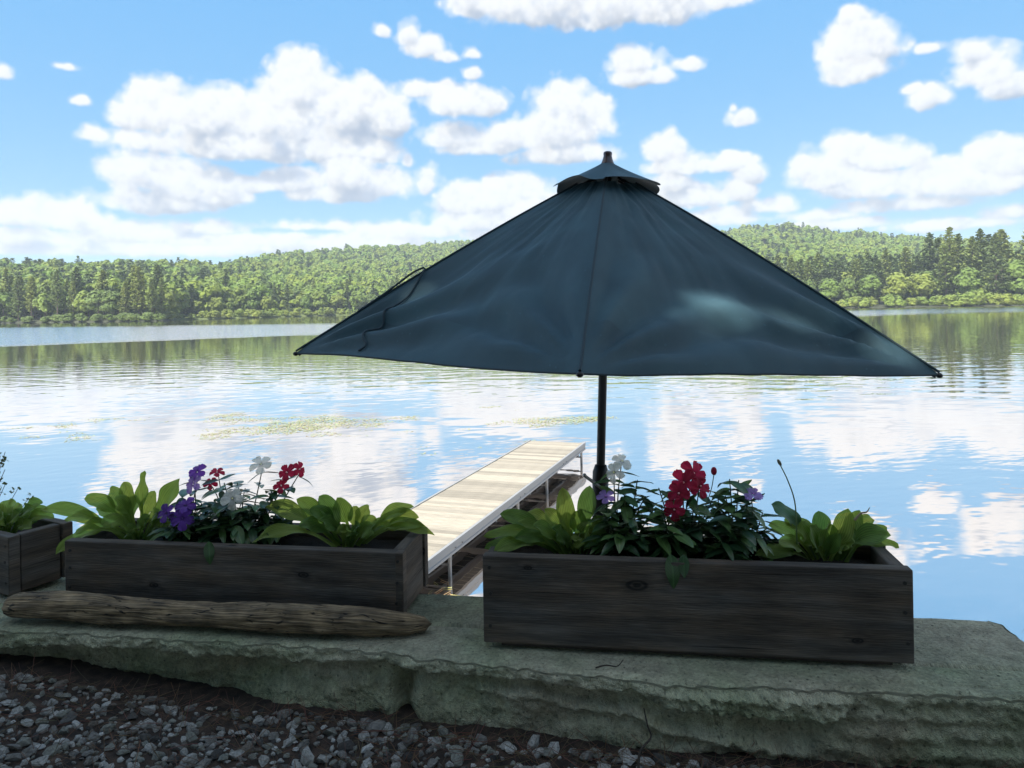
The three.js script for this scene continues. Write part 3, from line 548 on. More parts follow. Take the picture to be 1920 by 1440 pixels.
{
  // driftwood
  const bark = texture(1024, 256, (u, v, x, y) => {
    const w = 0.06 * fbm(u * 9, v * 4, 7, 3), n = fbm(u * 18, v * 5, 1, 4), g = fbm(u * 9 + 3, (v + w) * 60, 3, 4), c = Math.max(0, ridged(u * 8, (v + w) * 5, 5, 4) - 0.80) * 5, k = clamp(0.50 + 0.36 * n + 0.5 * g - Math.min(0.45, c));
    return [k * 1.02, k * 0.93, k * 0.79];
  });
  const barkB = texture(1024, 256, (u, v, x, y) => { const w = 0.06 * fbm(u * 9, v * 4, 7, 3), c = Math.max(0, ridged(u * 8, (v + w) * 5, 5, 4) - 0.80) * 5; return [clamp(0.6 + 0.6 * fbm(u * 9 + 3, (v + w) * 60, 3, 4) + 0.2 * fbm(u * 18, v * 5, 1, 4) - Math.min(0.5, c))]; }, false);
  const path = new THREE.CatmullRomCurve3([[-1.505, 2.141, -2.205], [-1.36, 2.146, -2.185], [-1.15, 2.145, -2.148], [-0.9, 2.140, -2.115], [-0.66, 2.144, -2.072], [-0.45, 2.140, -2.052], [-0.31, 2.128, -2.058], [-0.238, 2.120, -2.075]].map((p) => V(...p)));
  const rad = table([[0, 0], [0.003, 0.024], [0.012, 0.033], [0.03, 0.038], [0.08, 0.040], [0.25, 0.040], [0.42, 0.034], [0.52, 0.034], [0.64, 0.041], [0.76, 0.041], [0.88, 0.036], [0.95, 0.030], [0.985, 0.019], [1, 0]]);
  const N = 260, M = 64, fr = path.computeFrenetFrames(N, false);
  const log = sheet(N, M, (u, v) => {
    const i = Math.round(u * N), c = path.getPointAt(u), a = v * Math.PI * 2, nx = Math.cos(a), ny = Math.sin(a), tw = a + u * 1.2;
    const p = [u * 9, Math.cos(tw) * 1.4, Math.sin(tw) * 1.4];
    let r = rad(u) * (1 + 0.34 * fbm(p[0] * 0.8, p[1], p[2], 3) + 0.10 * fbm(u * 5, Math.cos(tw) * 6, Math.sin(tw) * 6, 3));
    r -= 0.005 * Math.max(0, ridged(u * 6, Math.cos(tw) * 3.2, Math.sin(tw) * 3.2, 3) - 0.62) * 2.4 + 0.004 * Math.max(0, ridged(u * 26, Math.cos(tw) * 1.5, Math.sin(tw) * 1.5, 2) - 0.6);
    const d = V(0, 0, 0).addScaledVector(V(0, 1, 0), ny).addScaledVector(V(0, 1, 0).cross(fr.tangents[i]).normalize(), nx);
    const flat = ny < -0.55 ? 0.9 : 1;
    return [c.x + d.x * r, Math.max(2.1035, c.y + d.y * r * flat * 0.98), c.z + d.z * r];
  }, { uv: (u, v) => [u, v] });
  const m = part('driftwood_log', log, std({ color: rgb(0.68, 0.62, 0.53), map: bark, bumpMap: barkB, bumpScale: 0.005, roughness: 0.92 }), scene);
  tag(m, 'long grey driftwood log lying on the wall before the left planter', 'log');
}
// ---------- plants in the boxes ----------
const HOSTA_A = { at: [-1.215,2.265,-2.411], leaves: [[-0.211,-0.011,0.100,0.060,0.100,0.000],[-0.306,0.109,0.020,0.055,0.070,0.000],[-0.256,0.063,-0.020,0.055,0.060,0.000],[-0.160,0.142,0.030,0.065,0.070,0.000],[-0.110,0.163,-0.030,0.060,0.060,0.000],[-0.038,0.193,0.020,0.060,0.050,0.000],[0.006,0.217,-0.030,0.050,0.030,0.000],[0.133,0.196,0.000,0.085,0.020,0.000],[-0.084,0.069,0.070,0.060,0.070,0.000],[-0.092,0.075,-0.060,0.060,0.050,0.000],[0.095,0.105,0.060,0.055,0.040,0.000],[-0.186,0.036,0.040,0.050,0.070,0.000],[-0.049,0.127,-0.060,0.065,0.040,0.000],[0.095,0.030,-0.050,0.060,0.040,0.000],[-0.052,0.147,0.050,0.060,0.060,0.000],[-0.168,0.088,-0.050,0.060,0.060,0.000],[0.027,0.146,-0.050,0.060,0.030,0.000]] };
const HOSTA_B = { at: [-0.518,2.265,-2.320], leaves: [[-0.275,0.037,0.080,0.050,0.090,0.000],[-0.268,0.131,0.000,0.070,0.050,0.000],[-0.171,0.138,-0.030,0.060,0.050,0.000],[-0.092,0.154,0.000,0.070,0.040,0.000],[-0.029,0.156,0.030,0.075,0.030,0.000],[0.017,0.114,-0.030,0.050,0.030,0.000],[0.067,0.127,0.020,0.055,0.030,0.000],[0.200,0.110,-0.020,0.060,0.060,0.000],[0.218,0.082,0.000,0.060,0.070,0.000],[0.238,0.064,0.030,0.050,0.060,0.000],[0.271,0.037,0.040,0.050,0.080,0.000],[-0.142,0.078,0.050,0.060,0.050,0.000],[-0.074,0.096,0.060,0.055,0.040,0.000],[0.125,0.044,-0.050,0.055,0.050,0.000],[0.087,0.077,0.060,0.055,0.030,0.000],[-0.204,0.084,-0.050,0.060,0.060,0.000],[0.006,0.079,0.060,0.050,0.030,0.000],[-0.086,0.099,-0.050,0.060,0.040,0.000],[-0.114,0.121,0.030,0.060,0.050,0.000]] };
const HOSTA_C = { at: [0.164,2.305,-2.084], leaves: [[-0.253,0.067,0.050,0.045,0.070,0.000],[-0.208,0.114,0.000,0.060,0.050,0.000],[-0.252,0.031,0.040,0.050,0.060,0.000],[-0.226,0.033,0.080,0.055,0.060,0.000],[-0.034,0.190,0.020,0.065,0.000,0.000],[0.048,0.182,-0.030,0.065,0.020,0.000],[-0.136,0.110,-0.030,0.060,0.040,0.000],[-0.085,0.125,0.000,0.060,0.030,0.000],[0.043,0.093,0.050,0.055,0.030,0.000],[-0.117,0.098,0.060,0.055,0.040,0.000],[-0.175,0.088,0.020,0.055,0.050,0.000],[-0.023,0.105,-0.040,0.060,0.020,0.000],[0.018,0.129,0.020,0.060,0.020,0.000],[0.086,0.100,0.000,0.055,0.030,0.000],[-0.168,0.063,0.060,0.050,0.050,0.000],[0.087,0.063,0.050,0.050,0.040,0.000],[-0.066,0.090,0.060,0.055,0.020,0.000]] };
const HOSTA_D = { at: [0.829,2.305,-1.989], leaves: [[-0.141,0.149,-0.020,0.055,0.050,0.000],[-0.087,0.118,0.040,0.070,0.020,0.000],[0.048,0.145,0.020,0.075,0.000,0.000],[0.101,0.126,-0.030,0.060,0.010,0.000],[0.170,0.068,-0.020,0.060,0.060,0.000],[0.150,0.078,0.040,0.070,0.050,0.000],[0.191,0.031,0.000,0.040,0.070,0.000],[-0.070,0.114,0.060,0.075,0.000,0.000],[-0.006,0.123,-0.040,0.060,0.030,0.000],[-0.104,0.103,-0.030,0.060,0.050,0.000],[-0.213,0.038,0.060,0.050,0.040,0.000],[-0.157,0.098,0.000,0.055,0.050,0.000],[0.129,0.078,-0.050,0.055,0.040,0.000],[-0.015,0.117,0.050,0.070,0.000,0.000],[-0.072,0.063,-0.040,0.060,0.030,0.000],[0.151,0.092,-0.050,0.060,0.050,0.000],[-0.154,0.070,0.070,0.055,0.040,0.000],[0.004,0.095,0.070,0.050,0.010,0.000]] };
const HOSTA_E = { at: [-1.718,2.265,-2.508], leaves: [[0.130,0.098,0.000,0.060,0.060,0.000],[0.123,0.088,0.040,0.055,0.050,0.000],[0.169,0.047,0.000,0.055,0.060,0.000],[0.006,0.110,-0.030,0.060,0.030,0.000],[-0.067,0.109,0.000,0.060,0.040,0.000],[-0.099,0.064,0.030,0.060,0.060,0.000],[0.132,0.033,0.060,0.050,0.040,0.000],[0.082,0.075,0.050,0.060,0.030,0.000],[0.025,0.085,-0.050,0.060,0.040,0.000],[0.116,0.056,-0.050,0.055,0.060,0.000],[0.036,0.079,0.060,0.060,0.020,0.000],[-0.066,0.077,-0.050,0.060,0.040,0.000],[0.098,0.032,-0.020,0.060,0.050,0.000]] };
const VINCA_A = { at: [-1.049,2.265,-2.386], flowers: [[0.034,0.221,0.000,0.052,2,-0.30,0.70],[0.033,0.189,0.030,0.046,3,-0.50,0.50],[-0.034,0.110,0.070,0.048,2,-0.30,0.60],[0.030,0.135,0.080,0.050,2,0.10,0.90],[0.029,0.101,0.100,0.055,2,0.10,0.35]], shoots: [[0.062,0.076,0.090],[-0.026,0.061,0.060],[0.099,0.100,0.060],[0.102,0.045,0.070],[-0.018,0.145,0.000]] };
const VINCA_B = { at: [-0.870,2.265,-2.376], flowers: [[-0.086,0.216,-0.020,0.038,1,0.20,1.20],[-0.115,0.176,-0.040,0.034,1,0.20,0.80],[0.070,0.246,0.020,0.058,0,0.00,0.90],[-0.003,0.154,0.070,0.056,0,0.10,0.45],[0.154,0.223,0.030,0.046,1,-0.20,0.50],[0.184,0.226,0.000,0.040,1,0.90,0.40],[0.139,0.184,0.040,0.040,1,-0.10,0.70]], shoots: [[-0.048,0.192,0.020],[-0.014,0.187,0.000],[-0.003,0.160,-0.040],[0.106,0.167,0.030],[0.069,0.136,0.070],[0.009,0.077,0.090],[0.104,0.073,0.080],[-0.040,0.078,0.090],[0.157,0.102,-0.020],[0.058,0.068,0.090],[0.141,0.060,0.040],[-0.041,0.094,0.000],[-0.083,0.131,0.040]] };
const VINCA_C = { at: [0.285,2.305,-2.077], flowers: [[0.013,0.255,0.000,0.050,0,0.50,0.90],[-0.012,0.233,0.030,0.045,0,-0.80,0.20],[-0.039,0.171,0.050,0.040,3,-0.40,1.00]], shoots: [[0.055,0.204,0.000],[0.012,0.178,0.040],[0.077,0.159,0.000],[-0.050,0.133,0.060],[0.026,0.123,0.080],[-0.012,0.084,0.090],[0.047,0.073,0.080],[-0.008,0.128,-0.040],[0.099,0.106,-0.030]] };
const VINCA_D = { at: [0.451,2.305,-2.060], flowers: [[0.032,0.232,0.040,0.060,1,0.20,0.50],[-0.002,0.215,0.070,0.058,1,-0.30,0.40],[0.046,0.200,0.050,0.050,1,0.50,0.30],[-0.018,0.190,0.080,0.050,1,-0.10,0.20],[-0.033,0.150,0.090,0.048,1,-0.10,0.05]], shoots: [[-0.055,0.185,0.000],[-0.059,0.147,0.050],[0.018,0.156,0.090],[-0.039,0.096,0.120],[-0.007,0.073,0.100],[-0.045,0.069,0.100],[0.045,0.107,0.090],[-0.082,0.088,0.090],[-0.055,0.111,0.100],[0.028,0.061,0.100],[0.091,0.145,0.000]] };
const VINCA_E = { at: [0.604,2.305,-2.030], flowers: [[0.026,0.182,0.050,0.050,3,0.30,1.15]], shoots: [[-0.021,0.213,0.000],[0.010,0.205,-0.020],[-0.044,0.178,0.040],[0.006,0.154,0.060],[-0.035,0.146,0.080],[-0.079,0.127,0.060],[0.074,0.116,-0.020],[-0.021,0.103,0.100],[0.026,0.075,0.080],[-0.074,0.073,0.090],[0.081,0.078,0.000],[-0.057,0.055,0.100],[-0.044,0.165,-0.040]] };

const hostaVein = texture(256, 256, (u, v) => { const k = 0.86 + 0.10 * Math.cos(u * Math.PI * 22) * (0.6 + 0.4 * v) + 0.14 * fbm(u * 7, v * 7, 2, 3) - 0.10 * Math.exp(-(((u - 0.5) / 0.02) ** 2)); return [k, k * (0.97 + 0.06 * fbm(u * 5, v * 5, 6, 2)), k * 0.95]; });
const hostaMats = [[0.24, 0.42, 0.075], [0.30, 0.48, 0.09], [0.18, 0.36, 0.075], [0.35, 0.52, 0.10]].map((c) => phys({ color: rgb(...c), map: hostaVein, roughness: 0.62, specularIntensity: 0.5, transmission: 0.58 }));
const tealMat = phys({ color: rgb(0.12, 0.24, 0.13), map: hostaVein, roughness: 0.5, specularIntensity: 0.7, transmission: 0.35 });
// one hosta leaf: stalk and blade along an arching midrib from the crown to its tip
function hostaLeaf(base, tip, width, lift, R) {
  const mid = base.clone().lerp(tip, 0.45).add(V((R() - 0.5) * 0.01, lift * 1.25, 0)), curve = new THREE.QuadraticBezierCurve3(base, mid, tip);
  const tp = 0.40 + R() * 0.08, ph = R() * 6, roll = (R() - 0.5) * 0.7, fold = 0.28 + R() * 0.3, wave = 0.004 + R() * 0.006, T = V(), side = V(), up = V(), c = V();
  const toEye = V(-base.x * 0.3, 0.8, 1);
  return sheet(8, 24, (u, v) => {
    const s = clamp((v - tp) / (1 - tp)), a = u * 2 - 1;
    curve.getPoint(v, c); curve.getTangent(v, T);
    side.crossVectors(T, toEye).normalize(); up.crossVectors(side, T).normalize(); side.applyAxisAngle(T, roll * s); up.applyAxisAngle(T, roll * s);
    const blade = width * 0.5 * 2.05 * Math.pow(s, 0.62) * Math.pow(1 - s, 0.72) * (s > 0.02 ? 1 : s / 0.02), stalk = 0.0042 * (1 - smooth(0, 0.25, s)) + 0.0012 * (1 - v) ;
    const w = Math.max(blade, stalk), q = Math.abs(a);
    const h = fold * w * q * (1 - 0.5 * smooth(0.4, 1, s)) + (blade > 0.004 ? 0.0012 * Math.cos(a * Math.PI * 4.5) + wave * q * q * Math.sin(v * 17 + ph + a) : 0);
    return [c.x + side.x * a * w + up.x * h, c.y + side.y * a * w + up.y * h, c.z + side.z * a * w + up.z * h];
  });
}
function hosta(data, label, seed) {
  const o = thing('hosta_plant', label, 'plant', data.at, 'hostas in the planters'), R = mulberry(seed);
  data.leaves.forEach(([x, y, z, w, lift], k) => {
    const tip = V(x, y, z), base = V(x * 0.10 + (R() - 0.5) * 0.03, -0.02, (R() - 0.5) * 0.05);
    part('leaf', hostaLeaf(base, tip, w * 0.98, lift, R), data === HOSTA_D && k === 0 ? tealMat : hostaMats[R() * 4 | 0], o);
  });
  // short inner leaves fill the crown
  for (let k = 0; k < 9; k++) { const a = R() * 6.3, l = 0.05 + R() * 0.06; part('leaf', hostaLeaf(V((R() - 0.5) * 0.03, -0.02, (R() - 0.5) * 0.05), V(Math.cos(a) * l, 0.03 + R() * 0.05, Math.sin(a) * l * 0.5), 0.04 + R() * 0.02, 0.04, R), hostaMats[R() * 4 | 0], o); }
  return o;
}
hosta(HOSTA_A, 'hosta at the left end of the box behind the log', 301);
hosta(HOSTA_B, 'hosta at the dock end of the box behind the log', 302);
hosta(HOSTA_C, 'hosta at the left end of the box below the umbrella pole', 303);
{
  const o = hosta(HOSTA_D, 'hosta with a tall bud stalk at the right end of the front box', 304), [bx, by, bz] = HOSTA_D.at;
  const st = part('flower_stalk', tube([[0.737 - bx, 2.36 - by, -1.96 - bz], [0.737 - bx, 2.468 - by, -1.97 - bz], [0.713 - bx, 2.532 - by, -1.955 - bz], [0.693 - bx, 2.572 - by, -1.95 - bz]], (q) => 0.0022 - 0.0008 * q, 18, 6), phys({ color: rgb(0.10, 0.16, 0.06), roughness: 0.6 }), o);
  part('bud', new THREE.SphereGeometry(1, 10, 8).scale(0.0045, 0.010, 0.0045).rotateZ(0.5).translate(0.691 - bx, 2.578 - by, -1.95 - bz), phys({ color: rgb(0.12, 0.13, 0.09), roughness: 0.7 }), st);
  part('dry_leaf_tip', tube([[0.875 - bx, 2.430 - by, -1.93 - bz], [0.893 - bx, 2.448 - by, -1.93 - bz], [0.905 - bx, 2.452 - by, -1.925 - bz], [0.915 - bx, 2.462 - by, -1.93 - bz]], (q) => 0.004 - 0.003 * q, 10, 5), std({ color: rgb(0.24, 0.19, 0.12), roughness: 0.9 }), o);
}
hosta(HOSTA_E, 'hosta at the left edge of the picture', 305);

// vinca: shared leaves and petals
const vincaLeaf = [0, 1, 2].map((k) => sheet(4, 9, (u, v) => {
  const a = u * 2 - 1, w = 0.19 * Math.pow(Math.sin(Math.PI * Math.pow(v, 0.85)), 0.8) + 0.012, bend = [-0.22, -0.42, 0.06][k];
  return [a * w, bend * v * v + 0.22 * Math.abs(a) * w + 0.01 * Math.sin(v * 9 + k), v];
}));
const vincaVein = texture(128, 128, (u, v) => { const k = 0.82 + 0.12 * Math.cos((v * 9 + Math.abs(u - 0.5) * 5) * 6.283) * 0.4 + 0.9 * Math.exp(-(((u - 0.5) / 0.035) ** 2)) + 0.1 * fbm(u * 6, v * 6, 1, 3); return [k, k, k]; });
const vincaMats = [[0.050, 0.125, 0.045], [0.068, 0.155, 0.052], [0.036, 0.095, 0.040], [0.110, 0.215, 0.060]].map((c) => phys({ color: rgb(...c), map: vincaVein, roughness: 0.34, specularIntensity: 0.9, transmission: 0.22 }));
const stemMat = phys({ color: rgb(0.06, 0.09, 0.04), roughness: 0.6 });
const petalGeo = [0, 1, 2].map((k) => sheet(6, 7, (u, v) => {
  const a = u * 2 - 1, w = 0.06 + 0.50 * Math.pow(v, 0.75) * Math.sqrt(Math.max(0.02, 1 - Math.pow(v, 5))), ruffle = 0.10 * Math.sin(a * 6 + k * 2.4) * v * v + 0.05 * Math.sin(a * 11 + k) * v ** 4;
  return [a * w + 0.06 * v, 0.10 * Math.sin(v * 2.4) - [0.14, 0.30, 0.05][k] * v * v + ruffle + 0.07 * a * a * v, 0.05 + v];
}));
const petalColors = [[0.80, 0.84, 0.76], [0.43, 0.012, 0.055], [0.16, 0.055, 0.40], [0.36, 0.24, 0.60]];
const petalMap = texture(128, 128, (u, v) => { const vein = 0.10 * Math.cos((u - 0.5) * 60 / (0.5 + v)) * (0.4 + 0.6 * v), rim = 0.16 * smooth(0.7, 1, v), k = 0.95 + vein + rim + 0.18 * fbm(u * 6, v * 6, 3, 4) - 0.30 * smooth(0.22, 0, v); return [k, k * 0.98, k]; });
const petalMats = petalColors.map((c) => [0.82, 1].map((k) => phys({ color: rgb(...c.map((x) => x * k)), map: petalMap, roughness: 0.7, specularIntensity: 0.4, transmission: 0.4, sheen: 0.3, sheenColor: rgb(1, 1, 1) })));
const eyeMats = [[0.75, 0.72, 0.35], [0.75, 0.35, 0.35], [0.07, 0.02, 0.16], [0.30, 0.10, 0.40]].map((c) => std({ color: rgb(...c), roughness: 0.8 }));
const eyeGeo = new THREE.SphereGeometry(1, 8, 6);
function vinca(data, label, seed) {
  const o = thing('vinca_plant', label, 'plant', data.at, 'flowering vincas in the planters'), R = mulberry(seed), UP = V(0, 1, 0), q = new THREE.Quaternion(), e = new THREE.Euler();
  const leafAt = (p, yaw, pitch, len, k) => { const m = part('leaf', vincaLeaf[k % 3], vincaMats[R() * 4 | 0], o, [p.x, p.y, p.z]); m.rotation.set(pitch, yaw, (R() - 0.5) * 0.6, 'YXZ'); m.scale.set(len * (0.85 + 0.4 * R()), len, len); };
  function shoot(top, leaves, len) {
    const base = V(top.x * 0.35 + (R() - 0.5) * 0.05, -0.01, clamp(top.z * 0.4, -0.05, 0.05) + (R() - 0.5) * 0.04), mid = base.clone().lerp(top, 0.55).add(V((R() - 0.5) * 0.03, 0.025, (R() - 0.5) * 0.02));
    const c = new THREE.QuadraticBezierCurve3(base, mid, top);
    part('stem', tube([0, 0.25, 0.5, 0.75, 1].map((t) => c.getPoint(t)), (t) => 0.0026 - 0.001 * t, 12, 5), stemMat, o);
    for (let k = 0; k < leaves; k++) { const t = 0.22 + 0.78 * (k + 0.5) / leaves, p = c.getPoint(t), a = k * 1.57 + R() * 0.8; for (const s of [0, Math.PI]) leafAt(p, a + s, -0.35 + R() * 0.75 - (1 - t) * 0.1, len * (0.75 + 0.4 * R()), R() * 3 | 0); }
  }
  for (const [x, y, z, size, color, yaw, pitch] of data.flowers) {
    const p = V(x, y, z); shoot(p.clone().add(V(0, -0.012, -0.012)), 4, 0.055);
    const f = new THREE.Group(); f.name = 'flower'; f.position.copy(p); f.rotation.set(Math.PI / 2 - pitch, yaw, 0, 'YXZ'); o.add(f);
    const s = size * 0.60;
    for (let k = 0; k < 5; k++) { const m = part('petal', petalGeo[R() * 3 | 0], petalMats[color][R() * 2 | 0], f); m.rotation.set((R() - 0.5) * 0.35, k * 1.2566 + (R() - 0.5) * 0.18, 0, 'YXZ'); m.scale.set(s, s * 1.1, s * (0.9 + R() * 0.2)); }
    part('flower_eye', eyeGeo, eyeMats[color], f, [0, 0.004, 0]).scale.set(0.0028, 0.002, 0.0028);
  }
  for (const [x, y, z] of data.shoots) shoot(V(x, y, z), 7, 0.066);
  for (let k = 0; k < 11; k++) shoot(V((R() - 0.5) * 0.2, 0.03 + R() * 0.09, (R() - 0.5) * 0.12), 4, 0.068);
  return o;
}
vinca(VINCA_A, 'vinca with violet flowers beside the left hosta', 401);
vinca(VINCA_B, 'vinca with white and red flowers in the middle of the left box', 402);
vinca(VINCA_C, 'vinca with a white flower next to the umbrella pole', 403);
vinca(VINCA_D, 'vinca with a large cluster of crimson flowers in the front box', 404);
vinca(VINCA_E, 'dark leafy vinca with one lavender flower in the front box', 405);
{
  const [bx, by, bz] = VINCA_D.at, o = scene.getObjectByName('vinca_plant_003'), c = V(0.517 - bx, 2.553 - by, -1.94 - bz);
  const st = part('stem', tube([[c.x - 0.03, c.y - 0.09, c.z + 0.01], [c.x - 0.008, c.y - 0.04, c.z], c], 0.0013, 10, 5), stemMat, o);
  part('bud', new THREE.SphereGeometry(1, 10, 8).scale(0.008, 0.011, 0.008).translate(c.x, c.y + 0.008, c.z), petalMats[1][0], st);
}
for (const [n, x, y, z, yaw, len, k] of [['vinca_plant_003', 0.392, 2.360, -1.900, 0.15, 0.078, 1], ['vinca_plant_003', 0.425, 2.360, -1.896, -0.25, 0.055, 0], ['vinca_plant', -0.915, 2.313, -2.226, 0.3, 0.062, 1]]) {
  const o = scene.getObjectByName(n), m = part('leaf', vincaLeaf[k], vincaMats[k], o, [x - o.position.x, y - o.position.y, z - o.position.z]); m.rotation.set(1.05, yaw, 0.1, 'YXZ'); m.scale.set(len * 1.25, len, len);
}
console.log('plants', Math.round(performance.now()));
// ---------- patio umbrella ----------
{
  const o = thing('patio_umbrella', 'large dark teal patio umbrella with a vented top, open over the bank', 'umbrella', [0.4117, 2.7645, -3.4028]);
  o.rotation.set(-0.0295, 0, -0.0436, 'ZXY');
  const RR = 1.35, TOP = 0.862, hole = 0.15, A0 = -0.17, N = 6;
  const weave = texture(256, 256, (u, v, x, y) => { const k = 0.5 + 0.22 * Math.sin(x * 1.57) * Math.sin(y * 1.57) + 0.3 * per.noise(x * 0.8, y * 0.8, 1); return [k]; }, false); weave.repeat.set(14, 14);
  const fade = texture(512, 512, (u, v) => { const n = fbm(u * 5, v * 5, 2, 5), b = Math.max(0, fbm(u * 3 + 4, v * 3, 8, 4)) * 1.0, spot = per.noise(u * 90, v * 90, 5) > 0.62 ? 0.16 : 0; return [clamp(0.62 + n * 0.14 + b * 0.22 + spot), clamp(0.63 + n * 0.13 + b * 0.19 + spot), clamp(0.64 + n * 0.12 + b * 0.16 + spot)]; });
  const cloth = phys({ color: rgb(0.070, 0.182, 0.235), map: fade, bumpMap: weave, bumpScale: 0.0006, roughness: 0.72, sheen: 0.5, sheenColor: rgb(0.5, 0.7, 0.8), sheenRoughness: 0.5 });
  const trim = phys({ color: rgb(0.022, 0.045, 0.060), roughness: 0.8 });
  const black = std({ color: rgb(0.014, 0.016, 0.020), roughness: 0.38, metalness: 0.3 });
  const ribY = (r) => TOP * (1 - r / RR) + 0.020 * Math.sin(Math.PI * clamp(r / RR));
  const rib = (a, r, dy = 0) => V(Math.sin(a) * r, ribY(r) + dy, Math.cos(a) * r);
  // point on panel k; s from vent to hem, u from rib to rib
  function cloths(k, s, u) {
    const a = A0 + k * Math.PI / 3, b = a + Math.PI / 3, m = 4 * u * (1 - u), hem = 1 - 0.014 * m, r = lerp(hole, RR * hem, s);
    const p = rib(a, r).lerp(rib(b, r), u), n = V(Math.sin((a + b) / 2) * TOP, RR * 0.866, Math.cos((a + b) / 2) * TOP).normalize();
    let d = -0.040 * m * Math.pow(s, 1.1) * (1 - 0.55 * smooth(0.8, 1, s));
    // folds pulled from the two rib tips
    const wide = RR, along = (1 - s) * 1.0;
    for (const [q, sg] of [[u, 1], [1 - u, -1]]) {
      const dist = Math.hypot(q * 1.35 * s, along * 1.5), ang = Math.atan2(along * 1.5, q * 1.35 * s + 1e-4);
      d += 0.022 * Math.sin(ang * 11 + sg * k * 1.7 + 2.2 * fbm(q * 3, s * 3, k, 2)) * smooth(0.0, 0.22, dist) * smooth(1.0, 0.25, dist) * smooth(0, 0.05, q * s) * (1 - 0.55 * smooth(0.82, 1, s));
    }
    d += 0.024 * (1 - 0.6 * smooth(0.85, 1, s)) * fbm(u * 3 + k * 3, s * 3, 7, 3) * m + 0.006 * fbm(u * 14 + k, s * 5, 3, 3) * m;
    d += (0.007 * (ridged(u * 7 + k * 2.3, s * 1.3 + u * 2.5, 4, 3) - 0.5) + 0.003 * (ridged(u * 18 + k, s * 4 - u * 6, 9, 2) - 0.4)) * m;
    p.addScaledVector(n, d); p.y -= 0.012 * smooth(0.965, 1, s) * 0.5;
    return p;
  }
  for (let k = 0; k < N; k++) part('canopy_panel', sheet(56, 48, (u, v) => { const p = cloths(k, v, u); return [p.x, p.y, p.z]; }, { uv: (u, v) => [u * 1.2 + k * 0.37, v * 1.2] }), cloth, o);
  for (let k = 0; k < N; k++) {
    const a = A0 + k * Math.PI / 3;
    part('seam', tube([hole, 0.5, 0.9, RR].map((r) => rib(a, r, 0.003)), 0.0045, 20, 6), trim, o);
    const r = part('rib', tube([0.06, 0.5, 0.9, RR - 0.01].map((q) => rib(a, q, -0.018)), 0.008, 12, 6), black, o);
    part('rib_tip', new THREE.SphereGeometry(0.011, 12, 8).scale(1, 0.8, 1), black, r, rib(a, RR, -0.008).toArray());
    part('strut', tube([rib(a, 0.72, -0.03), V(Math.sin(a) * 0.04, 0.14, Math.cos(a) * 0.04)], 0.007, 4, 6), black, o);
    part('hem', tube(Array.from({ length: 15 }, (_, i) => cloths(k, 1, i / 14)), 0.0035, 40, 6), trim, o);
  }
  // vented cap: scalloped little canopy above the opening
  const cap = sheet(144, 14, (u, v) => {
    const a = A0 + u * Math.PI * 2, c = Math.pow(0.5 + 0.5 * Math.cos(u * 12 * Math.PI), 0.8), rr = 0.262 * (0.86 + 0.14 * c), r = lerp(0.026, rr, v), lift = (1 - c) * 0.034 * v * v;
    return [Math.sin(a) * r, TOP + 0.020 - 0.122 * Math.pow(v, 0.92) + lift * 0.75 + 0.007 * Math.sin(u * 43 + 1) * v * v, Math.cos(a) * r];
  }, { uv: (u, v) => [u * 2, v * 0.4] });
  part('vent_cap', cap, cloth, o);
  const ring = new THREE.LatheGeometry([[0.001, 0.062], [0.015, 0.062], [0.0195, 0.058], [0.0205, 0.050], [0.019, 0.042], [0.023, 0.026], [0.029, 0.010], [0.032, 0.002], [0.032, -0.004], [0.001, -0.004]].map(([x, y]) => new THREE.Vector2(x, y)), 24);
  part('finial', ring, phys({ color: rgb(0.05, 0.028, 0.026), roughness: 0.3, clearcoat: 0.5 }), o, [0, TOP + 0.012, 0]);
  part('pole', new THREE.CylinderGeometry(0.0195, 0.0195, 2.15, 20), black, o, [0, TOP + 0.01 - 1.075, 0]);
  part('runner', new THREE.CylinderGeometry(0.034, 0.034, 0.10, 18), black, o, [0, 0.14, 0]);
  const base = part('base_tube', new THREE.LatheGeometry([[0.0205, -0.52], [0.026, -0.515], [0.036, -0.545], [0.037, -0.60], [0.033, -0.66], [0.033, -1.30], [0.05, -1.31], [0.25, -1.34], [0.26, -1.40], [0.001, -1.40]].map(([x, y]) => new THREE.Vector2(x, y + 0.02)), 28), black, o);
  const metal = std({ color: rgb(0.42, 0.43, 0.45), metalness: 0.85, roughness: 0.38 });
  part('clamp_handle', tube([[0.02, -0.605, 0.045], [-0.025, -0.572, 0.050], [-0.075, -0.537, 0.055]], 0.0075, 8, 10), metal, base);
  part('clamp_knob', new THREE.SphereGeometry(0.009, 12, 8), metal, base, [-0.078, -0.533, 0.055]);
  // the closing strap hangs over the left panel
  const L = (s, u, d = 0.008) => { const p = cloths(5, s, u), n = V(Math.sin(A0 - 0.52) * TOP, RR * 0.866, Math.cos(A0 - 0.52) * TOP).normalize(); return p.addScaledVector(n, d); };
  const strap = part('strap', tube([L(0.80, 0.00, 0.004), L(0.70, 0.0, 0.010), L(0.60, 0.00, 0.022), L(0.575, 0.01, 0.016), L(0.62, 0.045), L(0.70, 0.095), L(0.76, 0.115), L(0.81, 0.155), L(0.85, 0.175), L(0.90, 0.18), L(0.925, 0.20), L(0.95, 0.235), L(0.975, 0.235, 0.004)], 0.0045, 70, 6), trim, o);
}
